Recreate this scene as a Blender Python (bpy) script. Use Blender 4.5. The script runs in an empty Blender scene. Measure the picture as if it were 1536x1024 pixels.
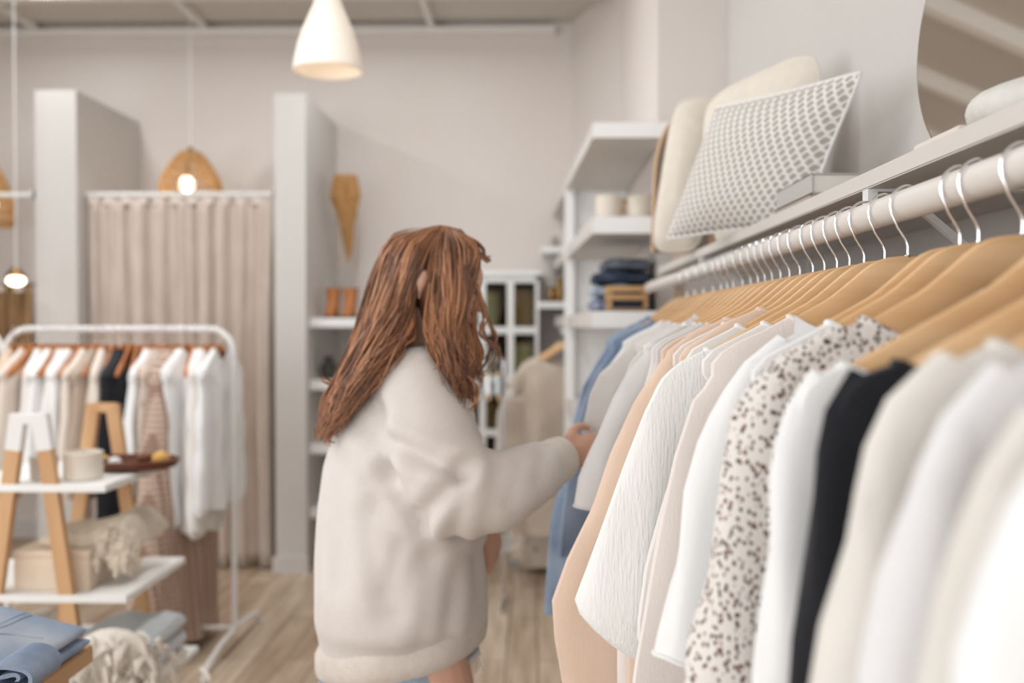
import bpy, bmesh, math, random
from mathutils import Vector, Matrix, noise
PI = math.pi
random.seed(7)
S = bpy.context.scene
COL = S.collection
# ------------------------------------------------------------------ camera frame
CAM = Vector((0, 0, 1.48)); FPX = 1493.33
TH = math.atan(32/FPX); PH = math.atan(24/FPX)
FW = Vector((-math.sin(TH)*math.cos(PH), math.cos(TH)*math.cos(PH), -math.sin(PH)))
RT = Vector((math.cos(TH), math.sin(TH), 0)); UP = RT.cross(FW)
def ray(px, py): return FW + RT*((px-768)/FPX) + UP*((512-py)/FPX)
def at(px, py, Y):
    d = ray(px, py); return CAM + d*(Y/d.y)
def atz(px, py, z):
    d = ray(px, py); return CAM + d*((z-CAM.z)/d.z)
def lerp(a, b, t): return a+(b-a)*t
def interp(tab, x):
    if x <= tab[0][0]: return tab[0][1]
    for i in range(len(tab)-1):
        if x <= tab[i+1][0]:
            a, b = tab[i], tab[i+1]
            return lerp(a[1], b[1], (x-a[0])/max(1e-9, b[0]-a[0]))
    return tab[-1][1]
# ------------------------------------------------------------------ materials
def lin(c):
    c = c/255
    return c/12.92 if c <= .04045 else ((c+.055)/1.055)**2.4
def rgb(*c): return (lin(c[0]), lin(c[1]), lin(c[2]), 1)
MATS = {}
def mat(name, col, rough=.8, var=.0, vscale=8, stretch=(1,1,1), bump=0, bscale=200, metal=0, sheen=0, col2=None, sss=0, island=0, spec=.3, tr=0):
    m = bpy.data.materials.new(name); m.use_nodes = True; MATS[name] = m
    nt = m.node_tree; N = nt.nodes; Lk = nt.links; b = N['Principled BSDF']
    b.inputs['Base Color'].default_value = rgb(*col); b.inputs['Roughness'].default_value = rough
    b.inputs['Metallic'].default_value = metal; b.inputs['Specular IOR Level'].default_value = spec
    if sheen: b.inputs['Sheen Weight'].default_value = sheen
    if sss:
        b.inputs['Subsurface Weight'].default_value = sss; b.inputs['Subsurface Radius'].default_value = (.02,.008,.004); b.inputs['Subsurface Scale'].default_value = .3
    if tr: b.inputs['Transmission Weight'].default_value = tr
    tc = N.new('ShaderNodeTexCoord'); mp = N.new('ShaderNodeMapping'); mp.inputs['Scale'].default_value = stretch
    Lk.new(tc.outputs['Object'], mp.inputs['Vector'])
    if var or col2:
        nz = N.new('ShaderNodeTexNoise'); nz.inputs['Scale'].default_value = vscale; nz.inputs['Detail'].default_value = 5
        Lk.new(mp.outputs[0], nz.inputs['Vector'])
        mx = N.new('ShaderNodeMix'); mx.data_type = 'RGBA'
        c2 = col2 or tuple(c*(1-var) for c in col)
        mx.inputs['A'].default_value = rgb(*col); mx.inputs['B'].default_value = rgb(*c2)
        cr = N.new('ShaderNodeMapRange'); cr.inputs['From Min'].default_value = .35; cr.inputs['From Max'].default_value = .65
        if island:
            g = N.new('ShaderNodeNewGeometry'); ad = N.new('ShaderNodeMath'); ad.operation = 'MULTIPLY_ADD'
            ad.inputs[1].default_value = island; Lk.new(g.outputs['Random Per Island'], ad.inputs[0]); Lk.new(nz.outputs['Fac'], ad.inputs[2])
            sb = N.new('ShaderNodeMath'); sb.operation = 'SUBTRACT'; sb.inputs[1].default_value = island/2
            Lk.new(ad.outputs[0], sb.inputs[0]); Lk.new(sb.outputs[0], cr.inputs['Value'])
        else: Lk.new(nz.outputs['Fac'], cr.inputs['Value'])
        Lk.new(cr.outputs[0], mx.inputs['Factor']); Lk.new(mx.outputs['Result'], b.inputs['Base Color'])
    if bump:
        n2 = N.new('ShaderNodeTexNoise'); n2.inputs['Scale'].default_value = bscale; n2.inputs['Detail'].default_value = 3
        Lk.new(mp.outputs[0], n2.inputs['Vector'])
        bp = N.new('ShaderNodeBump'); bp.inputs['Strength'].default_value = bump; bp.inputs['Distance'].default_value = .002
        Lk.new(n2.outputs['Fac'], bp.inputs['Height']); Lk.new(bp.outputs[0], b.inputs['Normal'])
    return m
def emit(name, col, strength, base=None):
    m = mat(name, base or col, .5)
    b = m.node_tree.nodes['Principled BSDF']; b.inputs['Emission Color'].default_value = rgb(*col); b.inputs['Emission Strength'].default_value = strength
    return m
def cloth(name, col, var=.05, bump=.35, bscale=350, stretch=(1,1,.35), **k): return mat(name, col, .92, var, 14, stretch, bump, bscale, sheen=.15, spec=.15, **k)
def wood(name, c1, c2, axis=0, rough=.5, sc=14):
    st = [1, 1, 1]; st[axis] = .08
    return mat(name, c1, rough, 0, sc, tuple(st), .1, 60, col2=c2, spec=.35)

paint = mat('wall_paint', (224,216,210), .85, .015, 1.5, bump=.05, bscale=90)
paint_w = mat('white_paint', (208,204,200), .6, .01, 2)
ceil_m = mat('ceiling_paint', (208,201,193), .85, .03, 1.2)
beam_m = mat('beam_paint', (232,228,222), .7)
shelf_m = mat('shelf_lacquer', (216,211,206), .5, .01, 3)
shelf_w = mat('bright_lacquer', (245,245,243), .45)
metal_w = mat('white_metal', (232,230,228), .4)
chrome = mat('chrome', (225,225,228), .22, metal=1)
brass = mat('brass', (150,120,80), .35, metal=1)
hangw = wood('hanger_wood', (238,198,152), (222,176,126), 0, .38, 30)
hangw2 = wood('hanger_wood_dark', (196,128,70), (170,100,50), 0, .4, 30)
legw = wood('beech', (214,172,128), (198,152,108), 2, .5)
bamboo = wood('bamboo', (205,165,118), (180,138,92), 0, .5)
trayw = wood('dark_wood', (120,70,48), (92,52,36), 0, .4)
skin = mat('skin', (222,176,152), .5, .04, 6, sss=.15)
lipm = mat('lips', (190,105,95), .45)
knit = mat('sweater_knit', (222,214,208), .95, .01, 40, (1,1,1), .6, 260, sheen=.3, spec=.1)
hairm = mat('hair_brown', (184,130,94), .5, 0, 5, (3,3,1), col2=(98,65,47), island=.5, spec=.5)
denim = mat('denim', (156,170,190), .9, 0, 9, (1,1,1), .6, 500, col2=(118,136,162))
denim_l = mat('denim_light', (186,195,206), .9, 0, 6, (1,1,1), .6, 500, col2=(146,162,184))
denim_d = mat('denim_dark', (66,76,96), .9, .2, 9, bump=.5, bscale=400)
# floor planks along Y
def floor_mat():
    m = bpy.data.materials.new('floor_planks'); m.use_nodes = True; N = m.node_tree.nodes; L = m.node_tree.links; b = N['Principled BSDF']
    tc = N.new('ShaderNodeTexCoord'); mp = N.new('ShaderNodeMapping'); mp.inputs['Rotation'].default_value = (0,0,PI/2)
    br = N.new('ShaderNodeTexBrick'); br.inputs['Scale'].default_value = 1; br.inputs['Brick Width'].default_value = 1.3; br.inputs['Row Height'].default_value = .14
    br.inputs['Mortar Size'].default_value = .003; br.inputs['Color1'].default_value = rgb(214,196,174); br.inputs['Color2'].default_value = rgb(184,160,136); br.inputs['Mortar'].default_value = rgb(120,100,82)
    L.new(tc.outputs['Object'], mp.inputs[0]); L.new(mp.outputs[0], br.inputs['Vector'])
    nz = N.new('ShaderNodeTexNoise'); nz.inputs['Scale'].default_value = 3; nz.inputs['Detail'].default_value = 6
    m2 = N.new('ShaderNodeMapping'); m2.inputs['Scale'].default_value = (9,.7,1); L.new(tc.outputs['Object'], m2.inputs[0]); L.new(m2.outputs[0], nz.inputs['Vector'])
    mx = N.new('ShaderNodeMix'); mx.data_type = 'RGBA'; mx.blend_type = 'MULTIPLY'; mx.inputs['Factor'].default_value = .75
    cr = N.new('ShaderNodeValToRGB'); cr.color_ramp.elements[0].position = .3; cr.color_ramp.elements[0].color = (.52,.44,.38,1); cr.color_ramp.elements[1].position = .62; cr.color_ramp.elements[1].color = (1,1,1,1)
    L.new(nz.outputs['Fac'], cr.inputs[0]); L.new(br.outputs['Color'], mx.inputs['A']); L.new(cr.outputs[0], mx.inputs['B']); L.new(mx.outputs['Result'], b.inputs['Base Color'])
    b.inputs['Roughness'].default_value = .45; b.inputs['Specular IOR Level'].default_value = .35
    return m
def spot_mat(name, base, c1, c2, scale=95, thr=.36, z=.7):
    m = cloth(name, base); N = m.node_tree.nodes; L = m.node_tree.links; b = N['Principled BSDF']
    tc = N.new('ShaderNodeTexCoord'); mp = N.new('ShaderNodeMapping'); mp.inputs['Scale'].default_value = (1,1,z)
    L.new(tc.outputs['Object'], mp.inputs[0])
    v = N.new('ShaderNodeTexVoronoi'); v.inputs['Scale'].default_value = scale; L.new(mp.outputs[0], v.inputs['Vector'])
    nz = N.new('ShaderNodeTexNoise'); nz.inputs['Scale'].default_value = scale*1.6; L.new(mp.outputs[0], nz.inputs['Vector'])
    ad = N.new('ShaderNodeMath'); ad.operation = 'MULTIPLY_ADD'; ad.inputs[1].default_value = .5; L.new(nz.outputs['Fac'], ad.inputs[0]); L.new(v.outputs['Distance'], ad.inputs[2])
    lt = N.new('ShaderNodeMapRange'); lt.inputs['From Min'].default_value = thr+.25; lt.inputs['From Max'].default_value = thr+.3; lt.inputs['To Min'].default_value = 1; lt.inputs['To Max'].default_value = 0
    L.new(ad.outputs[0], lt.inputs['Value'])
    mc = N.new('ShaderNodeMix'); mc.data_type = 'RGBA'; mc.inputs['A'].default_value = rgb(*c1); mc.inputs['B'].default_value = rgb(*c2)
    sp = N.new('ShaderNodeSeparateColor'); L.new(v.outputs['Color'], sp.inputs[0]); L.new(sp.outputs[0], mc.inputs['Factor'])
    mx = N.new('ShaderNodeMix'); mx.data_type = 'RGBA'; mx.inputs['A'].default_value = rgb(*base); L.new(lt.outputs[0], mx.inputs['Factor']); L.new(mc.outputs['Result'], mx.inputs['B'])
    for l in list(b.inputs['Base Color'].links): L.remove(l)
    L.new(mx.outputs['Result'], b.inputs['Base Color']); return m
def grid_mat(name, base, c2, sx, sz, w=.12, ax0=0):
    m = cloth(name, base); N = m.node_tree.nodes; L = m.node_tree.links; b = N['Principled BSDF']
    tc = N.new('ShaderNodeTexCoord'); sp = N.new('ShaderNodeSeparateXYZ'); L.new(tc.outputs['Object'], sp.inputs[0])
    outs = []
    for ax, s in ((ax0, sx), (2, sz)):
        a = N.new('ShaderNodeMath'); a.operation = 'MULTIPLY'; a.inputs[1].default_value = s; L.new(sp.outputs[ax], a.inputs[0])
        f = N.new('ShaderNodeMath'); f.operation = 'FRACT'; L.new(a.outputs[0], f.inputs[0])
        l = N.new('ShaderNodeMath'); l.operation = 'LESS_THAN'; l.inputs[1].default_value = w; L.new(f.outputs[0], l.inputs[0]); outs.append(l)
    mm = N.new('ShaderNodeMath'); mm.operation = 'MAXIMUM'; L.new(outs[0].outputs[0], mm.inputs[0]); L.new(outs[1].outputs[0], mm.inputs[1])
    mx = N.new('ShaderNodeMix'); mx.data_type = 'RGBA'; mx.inputs['A'].default_value = rgb(*base); mx.inputs['B'].default_value = rgb(*c2); L.new(mm.outputs[0], mx.inputs['Factor'])
    for l in list(b.inputs['Base Color'].links): L.remove(l)
    L.new(mx.outputs['Result'], b.inputs['Base Color']); return m
# ------------------------------------------------------------------ mesh builder
class MB:
    def __init__(s): s.v = []; s.f = []
    def add(s, vs, fs):
        o = len(s.v); s.v += [Vector(v) for v in vs]; s.f += [tuple(i+o for i in f) for f in fs]; return s
    def box(s, x0, x1, y0, y1, z0, z1, bev=0):
        if bev:
            bm = bmesh.new(); bmesh.ops.create_cube(bm, size=1)
            for v in bm.verts: v.co = Vector((lerp(x0,x1,v.co.x+.5), lerp(y0,y1,v.co.y+.5), lerp(z0,z1,v.co.z+.5)))
            bmesh.ops.bevel(bm, geom=bm.edges[:], offset=bev, segments=2, affect='EDGES')
            bm.verts.index_update(); s.add([v.co.copy() for v in bm.verts], [[v.index for v in f.verts] for f in bm.faces]); bm.free(); return s
        return s.hexa([(x0,y0,z0),(x1,y0,z0),(x1,y1,z0),(x0,y1,z0)], [(x0,y0,z1),(x1,y0,z1),(x1,y1,z1),(x0,y1,z1)])
    def hexa(s, b, t): return s.add(list(b)+list(t), [(3,2,1,0),(4,5,6,7),(0,1,5,4),(1,2,6,5),(2,3,7,6),(3,0,4,7)])
    def poly(s, pts, z0, z1):
        n = len(pts); return s.add([(x,y,z0) for x,y in pts]+[(x,y,z1) for x,y in pts], [tuple(range(n-1,-1,-1)), tuple(range(n,2*n))]+[(i,(i+1)%n,n+(i+1)%n,n+i) for i in range(n)])
    def beam(s, a, b, w, d, up=(0,0,1)):   # rectangular bar from a to b, w sideways, d along 'up'
        a, b = Vector(a), Vector(b); t = (b-a).normalized(); u = Vector(up); r = t.cross(u).normalized(); u = r.cross(t)
        q = [(-1,-1),(1,-1),(1,1),(-1,1)]
        return s.hexa([a+r*(i*w/2)+u*(j*d/2) for i,j in q], [b+r*(i*w/2)+u*(j*d/2) for i,j in q])
    def loft(s, rings, cap=True, closed=True):
        n = len(rings[0]); vs = [p for r in rings for p in r]; fs = []
        for k in range(len(rings)-1):
            for i in range(n if closed else n-1):
                j = (i+1) % n; fs.append((k*n+i, k*n+j, (k+1)*n+j, (k+1)*n+i))
        if cap: fs += [tuple(range(n-1,-1,-1)), tuple(range((len(rings)-1)*n, len(rings)*n))]
        return s.add(vs, fs)
    def tube(s, pts, rad, n=8, cap=True, flat=1, fdir=None):
        pts = [Vector(p) for p in pts]; m = len(pts)
        if not isinstance(rad, (list, tuple)): rad = [rad]*m
        t0 = (pts[1]-pts[0]).normalized(); ref = Vector(fdir) if fdir else (Vector((0,0,1)) if abs(t0.z) < .9 else Vector((1,0,0)))
        rings = []
        for i, p in enumerate(pts):
            t = (pts[min(i+1,m-1)]-pts[max(i-1,0)]).normalized()
            r = ref - t*ref.dot(t)
            if r.length < 1e-4: r = t.orthogonal()
            r.normalize(); ref = r if not fdir else ref
            q = t.cross(r)
            rings.append([p + r*(rad[i]*flat*math.cos(2*PI*k/n)) + q*(rad[i]*math.sin(2*PI*k/n)) for k in range(n)])
        return s.loft(rings, cap)
    def lathe(s, prof, c=(0,0,0), n=28, cap=True):
        c = Vector(c); return s.loft([[c+Vector((r*math.cos(2*PI*k/n), r*math.sin(2*PI*k/n), z)) for k in range(n)] for r, z in prof], cap)
    def ball(s, c, r, n=16, m=10, rot=None):
        c = Vector(c); r = (r,r,r) if not isinstance(r,(tuple,list)) else r; rings = []
        for j in range(m+1):
            a = PI*(.02+.96*j/m); rings.append([])
            for k in range(n):
                p = Vector((r[0]*math.sin(a)*math.cos(2*PI*k/n), r[1]*math.sin(a)*math.sin(2*PI*k/n), -r[2]*math.cos(a)))
                if rot: p = rot @ p
                rings[-1].append(c+p)
        return s.loft(rings)
    def build(s, name, m, parent=None, smooth=True, base=True, sub=0):
        me = bpy.data.meshes.new(name)
        if parent: org = WL[parent.name]
        else:
            lo = [min(v[i] for v in s.v) for i in range(3)]; hi = [max(v[i] for v in s.v) for i in range(3)]
            org = Vector(((lo[0]+hi[0])/2, (lo[1]+hi[1])/2, lo[2])) if base else Vector((0,0,0))
        me.from_pydata([v-org for v in s.v], [], s.f); me.update()
        bm = bmesh.new(); bm.from_mesh(me); bmesh.ops.recalc_face_normals(bm, faces=bm.faces[:])
        if smooth:
            for f in bm.faces: f.smooth = True
            for e in bm.edges:
                if len(e.link_faces) == 2 and e.calc_face_angle(0) > .7: e.smooth = False
        bm.to_mesh(me); bm.free()
        if m: me.materials.append(m)
        o = bpy.data.objects.new(name, me); COL.objects.link(o)
        if parent: o.parent = parent; WL[o.name] = org
        else: o.location = org; WL[o.name] = org
        if sub:
            md = o.modifiers.new('Subdivision', 'SUBSURF'); md.levels = sub; md.render_levels = sub
        return o
WL = {}
def tag(o, label=None, cat=None, group=None, kind=None):
    if label: o['label'] = label
    if cat: o['category'] = cat
    if group: o['group'] = group
    if kind: o['kind'] = kind
    return o
def empty(name, loc, label, cat, group=None):
    o = bpy.data.objects.new(name, None); COL.objects.link(o); o.location = loc; o.empty_display_size = .05; WL[o.name] = Vector(loc)
    return tag(o, label, cat, group)
def struct(name, mb, m, smooth=False):
    return tag(mb.build(name, m, None, smooth), kind='structure')
def copy_tree(src, loc, rz, label, group=None, scale=None):
    r = src.copy(); COL.objects.link(r); r.location = loc; r.rotation_euler = (0,0,rz); r['label'] = label; WL[r.name] = Vector(loc)
    if group: r['group'] = group
    if scale: r.scale = scale
    for ch in list(src.children):
        c = ch.copy(); COL.objects.link(c); c.parent = r
        for g in list(ch.children):
            d = g.copy(); COL.objects.link(d); d.parent = c
    return r
def remeshed(mb, voxel, smooth_it=4, fac=.5):
    me = bpy.data.meshes.new('tmp'); me.from_pydata(mb.v, [], mb.f)
    bm = bmesh.new(); bm.from_mesh(me); bmesh.ops.recalc_face_normals(bm, faces=bm.faces[:]); bm.to_mesh(me); bm.free()
    o = bpy.data.objects.new('tmp', me); COL.objects.link(o)
    r = o.modifiers.new('r', 'REMESH'); r.mode = 'VOXEL'; r.voxel_size = voxel; r.adaptivity = 0
    if smooth_it:
        q = o.modifiers.new('s', 'SMOOTH'); q.factor = fac; q.iterations = smooth_it
    dg = bpy.context.evaluated_depsgraph_get(); dg.update()
    m2 = bpy.data.meshes.new_from_object(o.evaluated_get(dg))
    out = MB(); out.v = [v.co.copy() for v in m2.vertices]; out.f = [tuple(p.vertices) for p in m2.polygons]; out.n = [v.normal.copy() for v in m2.vertices]
    bpy.data.objects.remove(o); bpy.data.meshes.remove(me); bpy.data.meshes.remove(m2)
    return out
# ------------------------------------------------------------------ room
YB = 6.85; ZC = 3.55; WR = .80; XL = -4.7; YF = -3.4
struct('floor', MB().box(XL-.1, 1.2, YF-.1, YB+.2, -.1, 0), floor_mat())
struct('ceiling', MB().box(XL-.1, 1.2, YF-.1, YB+.2, ZC, ZC+.1), ceil_m)
cx = at(857, 300, YB).x; px2 = at(930, 300, 6.0).x
struct('wall_back', MB().box(XL-.1, cx, YB, YB+.1, 0, ZC), paint)
PR = .52
struct('wall_right_far', MB().poly([(cx, YB), (PR, 6.0), (PR, 4.2), (WR, 4.2), (WR+.1, 4.2), (WR+.1, YB+.1), (cx, YB+.1)], 0, ZC), paint)
struct('wall_right', MB().box(WR, WR+.1, YF, 4.2, 0, ZC), paint_w)
# left wall with two windows, front wall with shop windows (openings)
def wall_open(name, horizontal, fixed, a0, a1, holes, thick=.12):
    mb = MB()
    def bx(u0, u1, z0, z1):
        if horizontal: mb.box(u0, u1, fixed-thick, fixed, z0, z1)
        else: mb.box(fixed-thick, fixed, u0, u1, z0, z1)
    cur = a0
    for (u0, u1, z0, z1) in holes:
        bx(cur, u0, 0, ZC); bx(u0, u1, 0, z0); bx(u0, u1, z1, ZC); cur = u1
    bx(cur, a1, 0, ZC); return struct(name, mb, paint_w)
fh = [(-4.1, -2.1, .5, 3.1), (-1.6, .4, .5, 3.1)]; lh = [(-2.6, -.2, .6, 3.1), (.4, 2.8, .6, 3.1)]
wall_open('wall_front', True, YF, XL, WR, fh); wall_open('wall_left', False, XL, YF, YB, lh)
k = 1
for (u0, u1, z0, z1) in fh:
    f = MB().box(u0, u1, YF-.09, YF-.03, z0, z0+.05).box(u0, u1, YF-.09, YF-.03, z1-.05, z1).box(u0, u0+.05, YF-.09, YF-.03, z0, z1).box(u1-.05, u1, YF-.09, YF-.03, z0, z1).box((u0+u1)/2-.02, (u0+u1)/2+.02, YF-.09, YF-.03, z0, z1)
    struct('window_%d' % k, f, paint_w); k += 1
for (u0, u1, z0, z1) in lh:
    f = MB().box(XL-.09, XL-.03, u0, u1, z0, z0+.05).box(XL-.09, XL-.03, u0, u1, z1-.05, z1).box(XL-.09, XL-.03, u0, u0+.05, z0, z1).box(XL-.09, XL-.03, u1-.05, u1, z0, z1).box(XL-.09, XL-.03, (u0+u1)/2-.02, (u0+u1)/2+.02, z0, z1)
    struct('window_%d' % k, f, paint_w); k += 1
# ceiling beams along X and a pair of joists, trim line at the top of the back wall
for i, y in enumerate([-1.2, -.4, .4, 1.2, 2.0, 2.8, 3.6, 4.4, 5.2, 6.0]):
    struct('trim_%d' % (i+1), MB().box(XL, WR, y, y+.07, ZC-.09, ZC), beam_m)
struct('trim_11', MB().box(XL, at(832, 45, YB-.02).x, YB-.07, YB, ZC-.09, ZC-.04), beam_m)
for i, p in enumerate([(20, 20), (285, 20), (640, 20)]):
    q = at(p[0], p[1], 6.5); struct('trim_%d' % (i+12), MB().box(q.x-.02, q.x+.02, 6.07, YB-.07, ZC-.045, ZC), beam_m)
struct('baseboard_back', MB().box(XL, cx-.02, YB-.015, YB, 0, .12), paint_w)
struct('baseboard_right', MB().box(WR-.015, WR, YF, 4.2, 0, .12), paint_w)
# partitions of the fitting rooms
PY = 5.9
def partition(xa, xb, ytop):
    a, b = at(xa, ytop, PY), at(xb, ytop, PY)
    return struct('wall_partition', MB().box(a.x, b.x, PY, YB, 0, a.z), paint_w)
p1 = partition(52, 114, 135); p2 = partition(411, 458, 140)
struct('baseboard_partition', MB().box(at(409,800,PY).x, at(462,800,PY).x, PY-.012, PY, 0, .1), paint_w)
# ------------------------------------------------------------------ curtains and rods
rod_m = metal_w
curt_m = cloth('curtain_linen', (210,195,184), .05)
curt_b = cloth('curtain_brown', (176,140,100), .2)
def curtain(xa, xb, ya, yb, Y, m, label, folds, name='curtain', rings=8):
    a, b = at(xa, ya, Y), at(xb, ya, Y); zt = a.z; zb = max(.02, at(xa, yb, Y).z)
    t = empty(name, ((a.x+b.x)/2, Y, zb), label, 'curtain')
    nx, nz = folds*10, 26; V = []; F = []
    for j in range(nz+1):
        z = lerp(zt, zb, j/nz); sp = 1 - .02*math.sin(j/nz*PI)
        for i in range(nx+1):
            u = i/nx; amp = lerp(.018, .045, min(1, j/nz*1.5))
            ph = u*folds*2*PI + .7*math.sin(u*9)+.25*math.sin(j*.3+u*4)
            V.append(((a.x+b.x)/2+(u-.5)*(b.x-a.x)*sp, Y+amp*math.sin(ph)+.012*math.sin(ph*2.3), z + .006*math.sin(u*folds*2*PI)))
    n = nx+1
    F = [(j*n+i, j*n+i+1, (j+1)*n+i+1, (j+1)*n+i) for j in range(nz) for i in range(nx)]
    o = MB().add(V, F).build('curtain_panel', m, t); sd = o.modifiers.new('Solidify', 'SOLIDIFY'); sd.thickness = .003
    for i in range(rings):
        x = lerp(a.x+.03, b.x-.03, (i+.5)/rings)
        MB().tube([Vector((x, Y+.024*math.cos(q), zt+.016+.024*math.sin(q))) for q in [kk*2*PI/14 for kk in range(15)]], .0045, 6, False).build('curtain_ring', rod_m, t)
        MB().box(x-.03, x+.03, Y-.02, Y-.012, zt-.035, zt+.004, .003).build('heading_tab', mat_tab, t)
    return t
mat_tab = cloth('tab', (228,216,206), .02)
curtain(122, 407, 298, 850, PY+.12, curt_m, 'floor-length pink-beige linen curtain closing the middle fitting room', 9, rings=11)
za = at(260, 292, PY+.12).z
def rod(xa, xb, label):
    a, b = at(xa, 292, PY+.12), at(xb, 292, PY+.12)
    t = empty('curtain_rod', ((a.x+b.x)/2, PY+.12, za), label, 'curtain rod')
    MB().tube([(a.x, PY+.12, za), (b.x, PY+.12, za)], .016, 12).build('rod', rod_m, t)
    for x in (a.x+.006, b.x-.006): MB().tube([(x-.006, PY+.12, za), (x+.006, PY+.12, za)], .03, 14).build('end_cap', rod_m, t)
rod(115, 409.5, 'white curtain rod above the pink-beige curtain between the two partitions')
rod(-60, 51, 'white curtain rod at the left edge beside the first partition')
curtain(-70, 50, 430, 700, PY+.5, curt_b, 'short brown striped curtain behind the left clothes rack at the left edge', 6, rings=4)
q = at(0, 428, PY+.5)
b_ = empty('curtain_rod', (at(-10,428,PY+.5).x, PY+.5, q.z), 'thin rod holding the short brown curtain at the left edge', 'curtain rod')
MB().tube([(at(-90,428,PY+.5).x, PY+.5, q.z+.005), (at(51.5,428,PY+.5).x, PY+.5, q.z+.005)], .01, 8).build('rod', brass, b_)
# ------------------------------------------------------------------ lamps
frost = emit('frosted_shade', (255,226,198), .42, (240,232,220))
bulb_m = emit('bulb_glow', (255,240,215), 14); bulb_s = emit('bulb_soft', (255,232,205), 3)
wick = mat('wicker', (216,168,112), .7, .2, 60)
# bell pendant
ly = 4.3; rim = at(492, 108, ly); sc = FPX/ly
def bell(c, label):
    t = empty('pendant_lamp', c, label, 'lamp')
    pr = [(.149,0),(.15,.012),(.143,.05),(.128,.12),(.108,.18),(.082,.24),(.062,.285),(.052,.315),(.045,.34)]
    o = MB().lathe([(r, z) for r, z in pr], c, 40, False).build('lamp_shade', frost, t); sd = o.modifiers.new('Solidify','SOLIDIFY'); sd.thickness = .004
    MB().lathe([(.047,.335),(.047,.345),(.02,.37),(.012,.41)], c, 20).build('ceiling_cap', shelf_w, t)
    MB().tube([c+Vector((0,0,.4)), Vector((c.x, c.y, ZC))], .004, 6).build('cord', shelf_w, t)
    MB().ball(c+Vector((0,0,.2)), .035).build('bulb', bulb_s, t)
    return t
bell(rim, 'white frosted bell pendant lamp hanging in the centre of the shop')
# wicker pendants
def wicker(px, py0, py1, w, Y, label, bulb=True):
    top, bot = at(px, py0, Y), at(px, py1, Y); H = top.z-bot.z; R = w/2/(FPX/Y)
    t = empty('wicker_pendant', bot, label, 'lamp', )
    prof = [(0, .95), (.12, .99), (.3, 1.0), (.45, .94), (.62, .80), (.8, .60), (.93, .44), (1, .30)]
    rr = lambda z: R*interp(prof, z)
    mb = MB(); n = 44
    for k in range(n):
        for sg in (1, -1):
            pts = [bot + Vector((rr(z)*math.cos(a), rr(z)*math.sin(a), z*H)) for z, a in [(j/9, 2*PI*k/n+sg*.45*j/9) for j in range(10)]]
            mb.tube(pts, .0035, 4)
    for z in [0, .02, .25, .5, .75, .98]:
        mb.tube([bot+Vector((rr(z)*math.cos(a), rr(z)*math.sin(a), z*H)) for a in [kk*2*PI/28 for kk in range(29)]], .005, 5, False)
    mb.build('lamp_shade', wick, t)
    MB().lathe([(.02,H*.97),(.03,H*1.0),(.012,H*1.1)], bot, 12).build('cap', brass, t)
    MB().tube([bot+Vector((0,0,H*1.05)), Vector((bot.x, bot.y, ZC))], .003, 5).build('cord', shelf_w, t)
    if bulb: MB().ball(bot+Vector((0,-R*.35,H*.34)), .05).build('bulb', bulb_m, t); MB().tube([bot+Vector((0,-R*.35,H*.34+.04)), bot+Vector((0,0,H*1.0))], .012, 8).build('socket', brass, t)
    return t
wicker(286, 228, 304, 92, 6.4, 'woven wicker pendant with a glowing bulb above the pink-beige curtain')
wicker(-10, 252, 338, 60, 6.4, 'woven wicker pendant cut off by the left edge of the photo', True)
g = at(24, 421, 5.6)
t = empty('globe_lamp', g, 'small glowing lamp at the left edge in front of the brown curtain', 'lamp')
MB().ball(g, (.05,.05,.03)).build('bulb', bulb_m, t); MB().lathe([(.055,.024),(.06,.03),(.02,.075)], g, 18).build('lamp_shade', brass, t); MB().tube([g+Vector((0,0,.07)), Vector((g.x,g.y,ZC))], .003, 5).build('cord', shelf_w, t)
# ------------------------------------------------------------------ wall shelves beside the right partition
sh_x0 = at(458, 480, PY).x
for i, (yy, lab) in enumerate([(484, 'topmost of the white shelves beside the right partition, carrying boots'), (578, 'second white shelf down beside the right partition, behind her hair'), (674, 'third white shelf down beside the right partition'), (770, 'lowest white shelf beside the right partition, behind the sweater')]):
    a = at(540, yy-7, 6.0); b = at(540, yy+7, 6.0)
    tag(MB().box(sh_x0, a.x, 6.0, YB, b.z, a.z, .004).build('wall_shelf', shelf_w), lab, 'shelf', 'white shelves beside the right partition')
sz = at(500, 477, 6.0).z
bootm = mat('tan_leather', (196,128,78), .5, .15, 8)
bootd = mat('boot_lining', (96,56,36), .7)
def boot(px, lab):
    c = at(px, 470, 6.25); c.z = sz
    t = empty('ankle_boot', c, lab, 'boot', 'tan ankle boots on the top wall shelf')
    rings = []
    for z, x0, x1, w in [(0,-.06,.14,.042),(.02,-.062,.15,.045),(.05,-.06,.13,.042),(.08,-.058,.07,.04),(.11,-.055,.045,.04),(.16,-.06,.045,.045),(.19,-.065,.05,.05)]:
        rings.append([c+Vector((w*math.sin(q), -((x0+x1)/2+(x1-x0)/2*math.cos(q)), z)) for q in [2*PI*k/18 for k in range(18)]])
    MB().loft(rings, True).build('upper', bootm, t)
    MB().loft([[c+Vector((.05*math.sin(q), -(.044+.11*math.cos(q)), z)) for q in [2*PI*k/18 for k in range(18)]] for z in (0,.015)]).build('sole', bootd, t)
    MB().loft([[c+Vector((.03*math.sin(q), -(-.008+.035*math.cos(q)), z)) for q in [2*PI*k/14 for k in range(14)]] for z in (.185,.1925)]).build('opening', bootd, t)
boot(500, 'left tan leather ankle boot on the top wall shelf'); boot(526, 'right tan leather ankle boot on the top wall shelf')
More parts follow.
